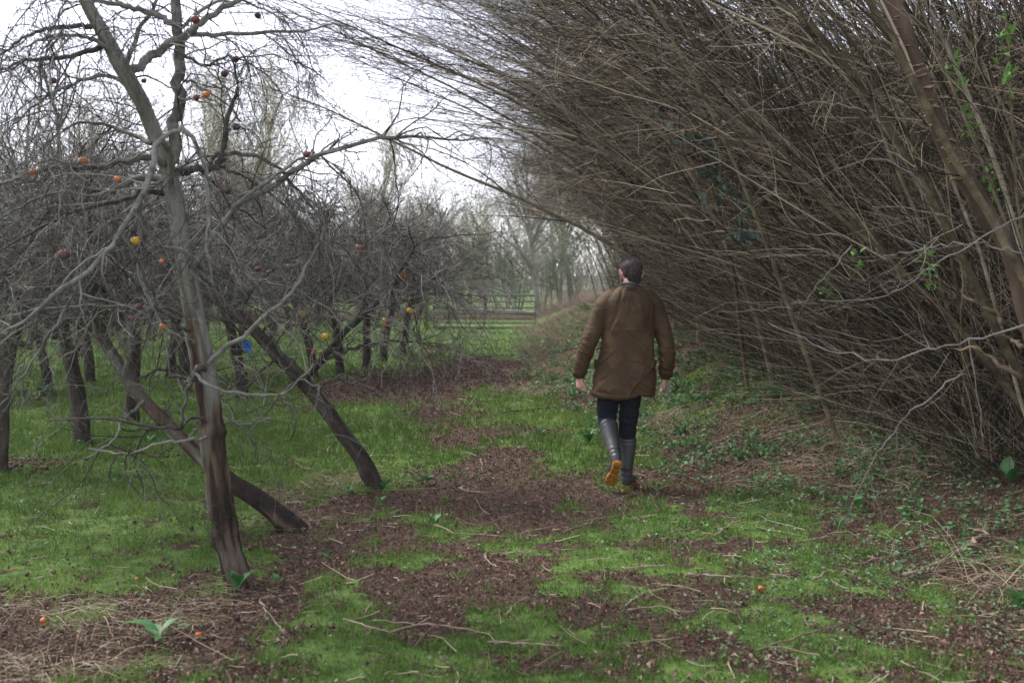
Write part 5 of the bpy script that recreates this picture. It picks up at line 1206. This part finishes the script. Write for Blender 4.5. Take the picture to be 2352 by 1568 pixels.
    i_, j_ = np.meshgrid(np.arange(n-1), np.arange(k), indexing='ij'); F = np.stack([i_*k+j_, i_*k+(j_+1) % k, (i_+1)*k+(j_+1) % k, (i_+1)*k+j_], -1).reshape(-1, 4)
    V = np.vstack([V.reshape(-1, 3), C[:1], C[-1:]]); mb.add(V, F, [(n*k, (q+1) % k, q) for q in range(k)]+[(n*k+1, (n-1)*k+q, (n-1)*k+(q+1) % k) for q in range(k)])
    ltube(mb, [(-.115, -.005, 1.485, .072, .072), (-.172, -.005, 1.42, .078, .076), (-.232, -.005, 1.30, .070, .070), (-.285, -.012, 1.18, .066, .066), (-.318, -.010, 1.08, .062, .061), (-.348, .015, .98, .060, .058), (-.368, .035, .895, .050, .047)], 30, 24)
    ltube(mb, [(.155, -.005, 1.485, .072, .072), (.210, -.005, 1.42, .078, .076), (.260, -.005, 1.30, .070, .070), (.298, -.012, 1.18, .066, .066), (.318, -.010, 1.08, .062, .061), (.320, .015, .98, .060, .058), (.314, .045, .885, .050, .047)], 30, 24)
    me = remesh(mb, .006, 8, .5); V, N = arrays(me)
    x, y, z = V.T; ax = np.abs(x-.015)
    xl = -.115-.253*np.clip((1.485-z)/.59, 0, 1)**.85; xr = .155+.165*np.clip((1.485-z)/.5, 0, 1)**.6
    onL = sstep(.03, .0, x-(xl+.085))*sstep(1.52, 1.38, z); onR = sstep(-.03, .0, x-(xr-.085))*sstep(1.52, 1.38, z); arm = np.clip(onL+onR, 0, 1)
    # sleeve creases bunch at the elbow and cuff; long soft drapes on the back
    fold_arm = (1-np.abs(2*fbm(x*9+y*7+3, z*15+x*14, 61, 3)-1)*2.2)*.0042*(.2+np.exp(-((z-1.12)/.07)**2)+.9*np.exp(-((z-.95)/.06)**2))
    sl = z*1.2+x*3.2; drape = (1-np.abs(2*fbm(x*9+z*1.6, z*1.7+3, 71, 3)-1)*2)*.009*(.3+sstep(1.35, .8, z)) + (1-np.abs(2*fbm(x*3+z*5, z*2-x*5, 75, 3)-1)*2)*.008
    def crease(a, b, c, seed, p=.10):          # sharp irregular creases
        q = np.abs(2*fbm(x*a+z*b, z*c+y*3, seed, 2)-1); return np.exp(-(q/p)**2)*vnoise(x*7, z*7, seed+2)
    drape = drape + .017*crease(7, -5, 3.5, 311, .09)*(.4+.6*sstep(1.3, .9, z)) - .014*crease(5, 6, 4, 317, .08) + .007*crease(14, 2, 9, 331, .12)
    fold_arm = fold_arm + .013*crease(9, 7, 13, 341, .12)*(.4+np.exp(-((z-1.12)/.1)**2)+np.exp(-((z-.95)/.08)**2))
    d = arm*fold_arm+(1-arm)*drape
    d = d - (1-arm)*.004*np.exp(-((z-1.268-.012*np.sin(x*7))/.004)**2)*(y < 0) + (1-arm)*.003*np.exp(-((z-1.252)/.012)**2)*(y < 0)
    d = d + .004*np.exp(-((z-.742)/.010)**2)*(1-arm) - .003*np.exp(-((z-.765)/.004)**2)*(1-arm)          # hem
    d = d - .005*np.exp(-((ax-.155+.01*np.sin(z*20))/.006)**2)*sstep(1.12, 1.2, z)*(y < -.03)*sstep(1.5, 1.42, z)         # armhole seams
    d = d + .010*np.exp(-(((x-.10)/.03)**2+((z-1.34)/.10)**2))*(y < 0) - .008*np.exp(-(((x+.09-.3*(z-1.4))/.012)**2))*sstep(1.24, 1.34, z)*(y < 0)
    d = d + .006*np.exp(-((z-.905)/.012)**2)*onL+.006*np.exp(-((z-.90)/.012)**2)*onR                       # cuff binding
    d = d - .007*np.exp(-((x+.012+.006*np.sin(z*18))/.005)**2)*sstep(1.0, .95, z)*(y < 0)      # back vent
    V = V+N*d[:, None]
    # hem dips and tilts a little
    V[:, 2] += sstep(.85, .73, V[:, 2])*(.012*np.sin(x*14)-.02*x)
    setco(me, V); me.materials.append(waxm); jac = link('jacket', me, root)
    for s, px_, pz in ((-1, -.232, .985), (1, .215, .985)):          # pocket bellows showing at the sides
        mb = MB(); ball(mb, (px_, .02, pz-.10), (.020, .075, .095), None, 12, 16); ball(mb, (px_+s*.006, .02, pz), (.018, .080, .03), None, 10, 16)
        me = remesh(mb, .007, 1); me.materials.append(waxm); link('pocket', me, jac)
    # collar: corduroy band standing round the neck and falling open on the right
    a = np.linspace(-math.pi*.42, math.pi*1.42, 40); mb = MB(); n = len(a); R1 = []; 
    for q in a:
        rt = sstep(.5, -.4, q)                                  # right hand side drops outward
        cx, cy = .025, -.012; rx, ry = .072+.065*rt, .074+.02*rt
        aa = q+math.pi
        px_, py_ = cx+rx*math.cos(aa+math.pi), cy-ry*math.sin(q)
        zt = 1.592-.045*rt; R1.append([(px_*1.0, py_, zt), (cx+(px_-cx)*1.10, cy+(py_-cy)*1.10, zt-.008), (cx+(px_-cx)*1.35, cy+(py_-cy)*1.28, zt-.035-.03*rt), (cx+(px_-cx)*1.28, cy+(py_-cy)*1.2, zt-.05-.03*rt), (px_, py_, zt-.05)])
    V = np.array(R1); m_ = V.shape[1]; i_, j_ = np.meshgrid(np.arange(n-1), np.arange(m_), indexing='ij'); F = np.stack([i_*m_+j_, (i_+1)*m_+j_, (i_+1)*m_+(j_+1) % m_, i_*m_+(j_+1) % m_], -1).reshape(-1, 4)
    mb.add(V.reshape(-1, 3), F); me = mb.mesh('collar'); me.materials.append(cord); link('collar', me, jac)
    mb = MB(); th = np.linspace(0, 2*math.pi, 30); P = np.stack([.023+.064*np.cos(th), -.004+.068*np.sin(th), 1.597+.008*np.sin(th+math.pi)-.006*np.cos(th)], -1); tubes(P, np.full(30, .009), 8, mb); me = mb.mesh('shirt_collar'); me.materials.append(teal); link('shirt_collar', me, root)
    # ---- trousers
    mb = MB()
    ltube(mb, [(-.048, -.0, .98, .15, .11), (-.048, -.0, .88, .150, .115)], 6, 28)
    ltube(mb, [(-.122, -.01, .90, .088, .10), (-.130, .0, .78, .092, .092), (-.142, .015, .68, .086, .085), (-.148, .025, .58, .076, .078), (-.146, -.0, .515, .067, .070), (-.14, -.05, .46, .062, .066)], 26, 24)
    ltube(mb, [(.030, -.0, .90, .086, .10), (.040, .01, .78, .088, .090), (.034, .02, .66, .078, .082), (.020, .03, .54, .071, .075), (.015, .03, .44, .066, .070), (.010, .02, .35, .062, .066)], 26, 24)
    me = remesh(mb, .009, 3, .5); V, N = arrays(me); x, y, z = V.T
    V = V+N*((1-np.abs(2*fbm(x*5, z*20+x*6, 91, 3)-1)*2)*.006*(.4+np.exp(-((z-.55)/.12)**2)))[:, None]; setco(me, V); me.materials.append(navy); link('trousers', me, root)
    # ---- rubber boots in their own foot frames
    def boot(heel, f, u, shaft, label):
        f = norm(np.array(f, float)); u = norm(np.array(u, float)-f*np.dot(u, f)); s = np.cross(f, u); heel = np.array(heel, float)
        Q = lambda a_, b_, c_: tuple(heel+f*a_+s*b_+u*c_)
        mb = MB()
        ltube(mb, [(*Q(.035, 0, .045), .036, .040), (*Q(.10, 0, .050), .038, .040), (*Q(.17, 0, .045), .044, .034), (*Q(.23, .0, .040), .045, .028), (*Q(.265, .0, .034), .036, .022)], 16, 20, s)
        ball(mb, Q(.042, 0, .06), (.040, .040, .050)); an = Q(.055, 0, .09)
        ltube(mb, [(*an, .044, .050)]+[(*q, r1, r2) for q, r1, r2 in shaft], 20, 24, (1, 0, 0))
        me = remesh(mb, .0065, 3, .5); V, N = arrays(me)
        top = np.array(shaft[-1][0]); ax_ = norm(top-np.array(an)); t = (V-an)@ax_; Lt = np.linalg.norm(top-np.array(an))
        ph = V[:, 0]*9
        V = V+N*(.0035*np.exp(-((t-Lt+.004)/.008)**2)+.0022*np.exp(-((t-Lt+.035)/.005)**2)+.005*(1-np.abs(2*fbm(ph, t*26, 13, 2)-1)*2)*np.exp(-((t-.03)/.06)**2)+.0015*(fbm(ph, t*9, 5, 2)-.5)*2)[:, None]
        setco(me, V); me.materials.append(rub); b_ = link('boot', me, root); b_['label'] = label
        # sole with heel block, waist and tread bars
        ol = [(-.002, .0), (.004, .026), (.03, .036), (.08, .032), (.12, .030), (.17, .043), (.21, .048), (.25, .043), (.278, .026), (.290, .0)]
        ol = ol+[(p, -q) for p, q in ol[-2:0:-1]]; ol = [(p+.002, q*1.0) for p, q in ol]; k = len(ol)
        V = [Q(p, q, .014) for p, q in ol]+[Q(p, q, -.006) for p, q in ol]+[Q(p*.97+.004, q*.9, -.010) for p, q in ol]+[Q(.14, 0, .014), Q(.14, 0, -.010)]
        F4 = [(i, (i+1) % k, k+(i+1) % k, k+i) for i in range(k)]+[(k+i, k+(i+1) % k, 2*k+(i+1) % k, 2*k+i) for i in range(k)]; F3 = [(3*k, (i+1) % k, i) for i in range(k)]+[(3*k+1, 2*k+i, 2*k+(i+1) % k) for i in range(k)]
        m = MB(); m.add(V, F4, F3)
        Mx = np.stack([f, s, u], 1)
        so = m.build('sole', orange, b_, False)
        for p, wd in [(.012, .05), (.030, .062), (.048, .062), (.066, .060), (.145, .062), (.165, .074), (.185, .082), (.205, .086), (.225, .084), (.245, .076), (.262, .06)]:
            m2 = MB(); box(m2, Q(p, 0, -.014), (.009, wd, .010), Mx); m2.build('tread', orange, b_, False)
    boot((-.100, -.370, .270), (-.15, .62, -.75), (0, .77, .62), [((-.118, -.20, .345), .054, .056), ((-.132, -.11, .425), .066, .068), ((-.141, -.045, .495), .074, .072)], 'raised left rubber boot showing its muddy orange sole')
    boot((-.012, -.045, .003), (.34, .94, -.02), (0, 0, 1), [((.004, .01, .17), .055, .058), ((.010, .02, .28), .069, .070), ((.012, .025, .375), .074, .072)], 'planted right rubber boot flat on the ground')
    # ---- dog lead hanging from the right hand (held, so a thing of its own)
    hx = np.array([gx, gy, gz]); lr = empty('dog_lead', hx+[.318, .06, .80]); tag(lr, 'chain dog lead with a leather strap held in the right hand', 'dog lead')
    P = catmull([(-.01, 0, .04), (.03, -.01, .055), (.065, -.01, .035), (.092, 0, -.015), (.085, .01, -.035)], 20)
    mb = MB(); ring_tube(mb, P, np.full(20, .003), np.full(20, .010), 8, (0, 0, 1)); mb.build('strap', cord, lr)
    mb = MB(); rng = np.random.default_rng(2)
    for cpts in [[(0, 0, .03), (.03, -.02, .02), (.05, -.02, -.02), (.035, -.02, -.06), (.01, -.02, -.03)], [(.0, -.02, .02), (.03, -.03, -.01), (.06, -.02, .01), (.07, -.01, -.03)], [(-.01, -.02, 0), (.0, -.03, -.06), (.004, -.03, -.13)], [(.01, -.02, .02), (.015, -.03, -.05), (.012, -.03, -.11)]]:
        C = catmull(cpts, 16); T = norm(np.gradient(C, axis=0))
        for i in range(16):
            u_ = norm(np.cross(T[i], [0, 1, 0.3] if i % 2 else [1, 0, .2])); th = np.linspace(0, 2*math.pi, 9)
            tubes(C[i]+np.cos(th)[:, None]*T[i]*.0075+np.sin(th)[:, None]*u_*.0042, np.full(9, .0013), 4, mb)
    mb.build('chain', mat('chain_steel', [(.3, (.4, .4, .42)), (.7, (.6, .6, .62))], 30, bump=0, rough=.25, metal=1), lr)
man()

# ------------------------------------------------------------------ damp winter air
def air():
    mb = MB(); x0, x1, y0, y1, z0, z1 = -405, 405, -8, 605, -3, 17
    box(mb, ((x0+x1)/2, (y0+y1)/2, (z0+z1)/2), (x1-x0, y1-y0, z1-z0)); m, n, l = nodes('haze_air'); out = n.new('ShaderNodeOutputMaterial')
    v = n.new('ShaderNodeVolumePrincipled'); v.inputs['Color'].default_value = (.86, .9, .93, 1); v.inputs['Density'].default_value = .0006; v.inputs['Anisotropy'].default_value = .2
    l.new(v.outputs[0], out.inputs['Volume']); o = mb.build('haze', m, None, False); tag(o, 'thin damp haze between the trees', 'haze', kind='stuff')
air()
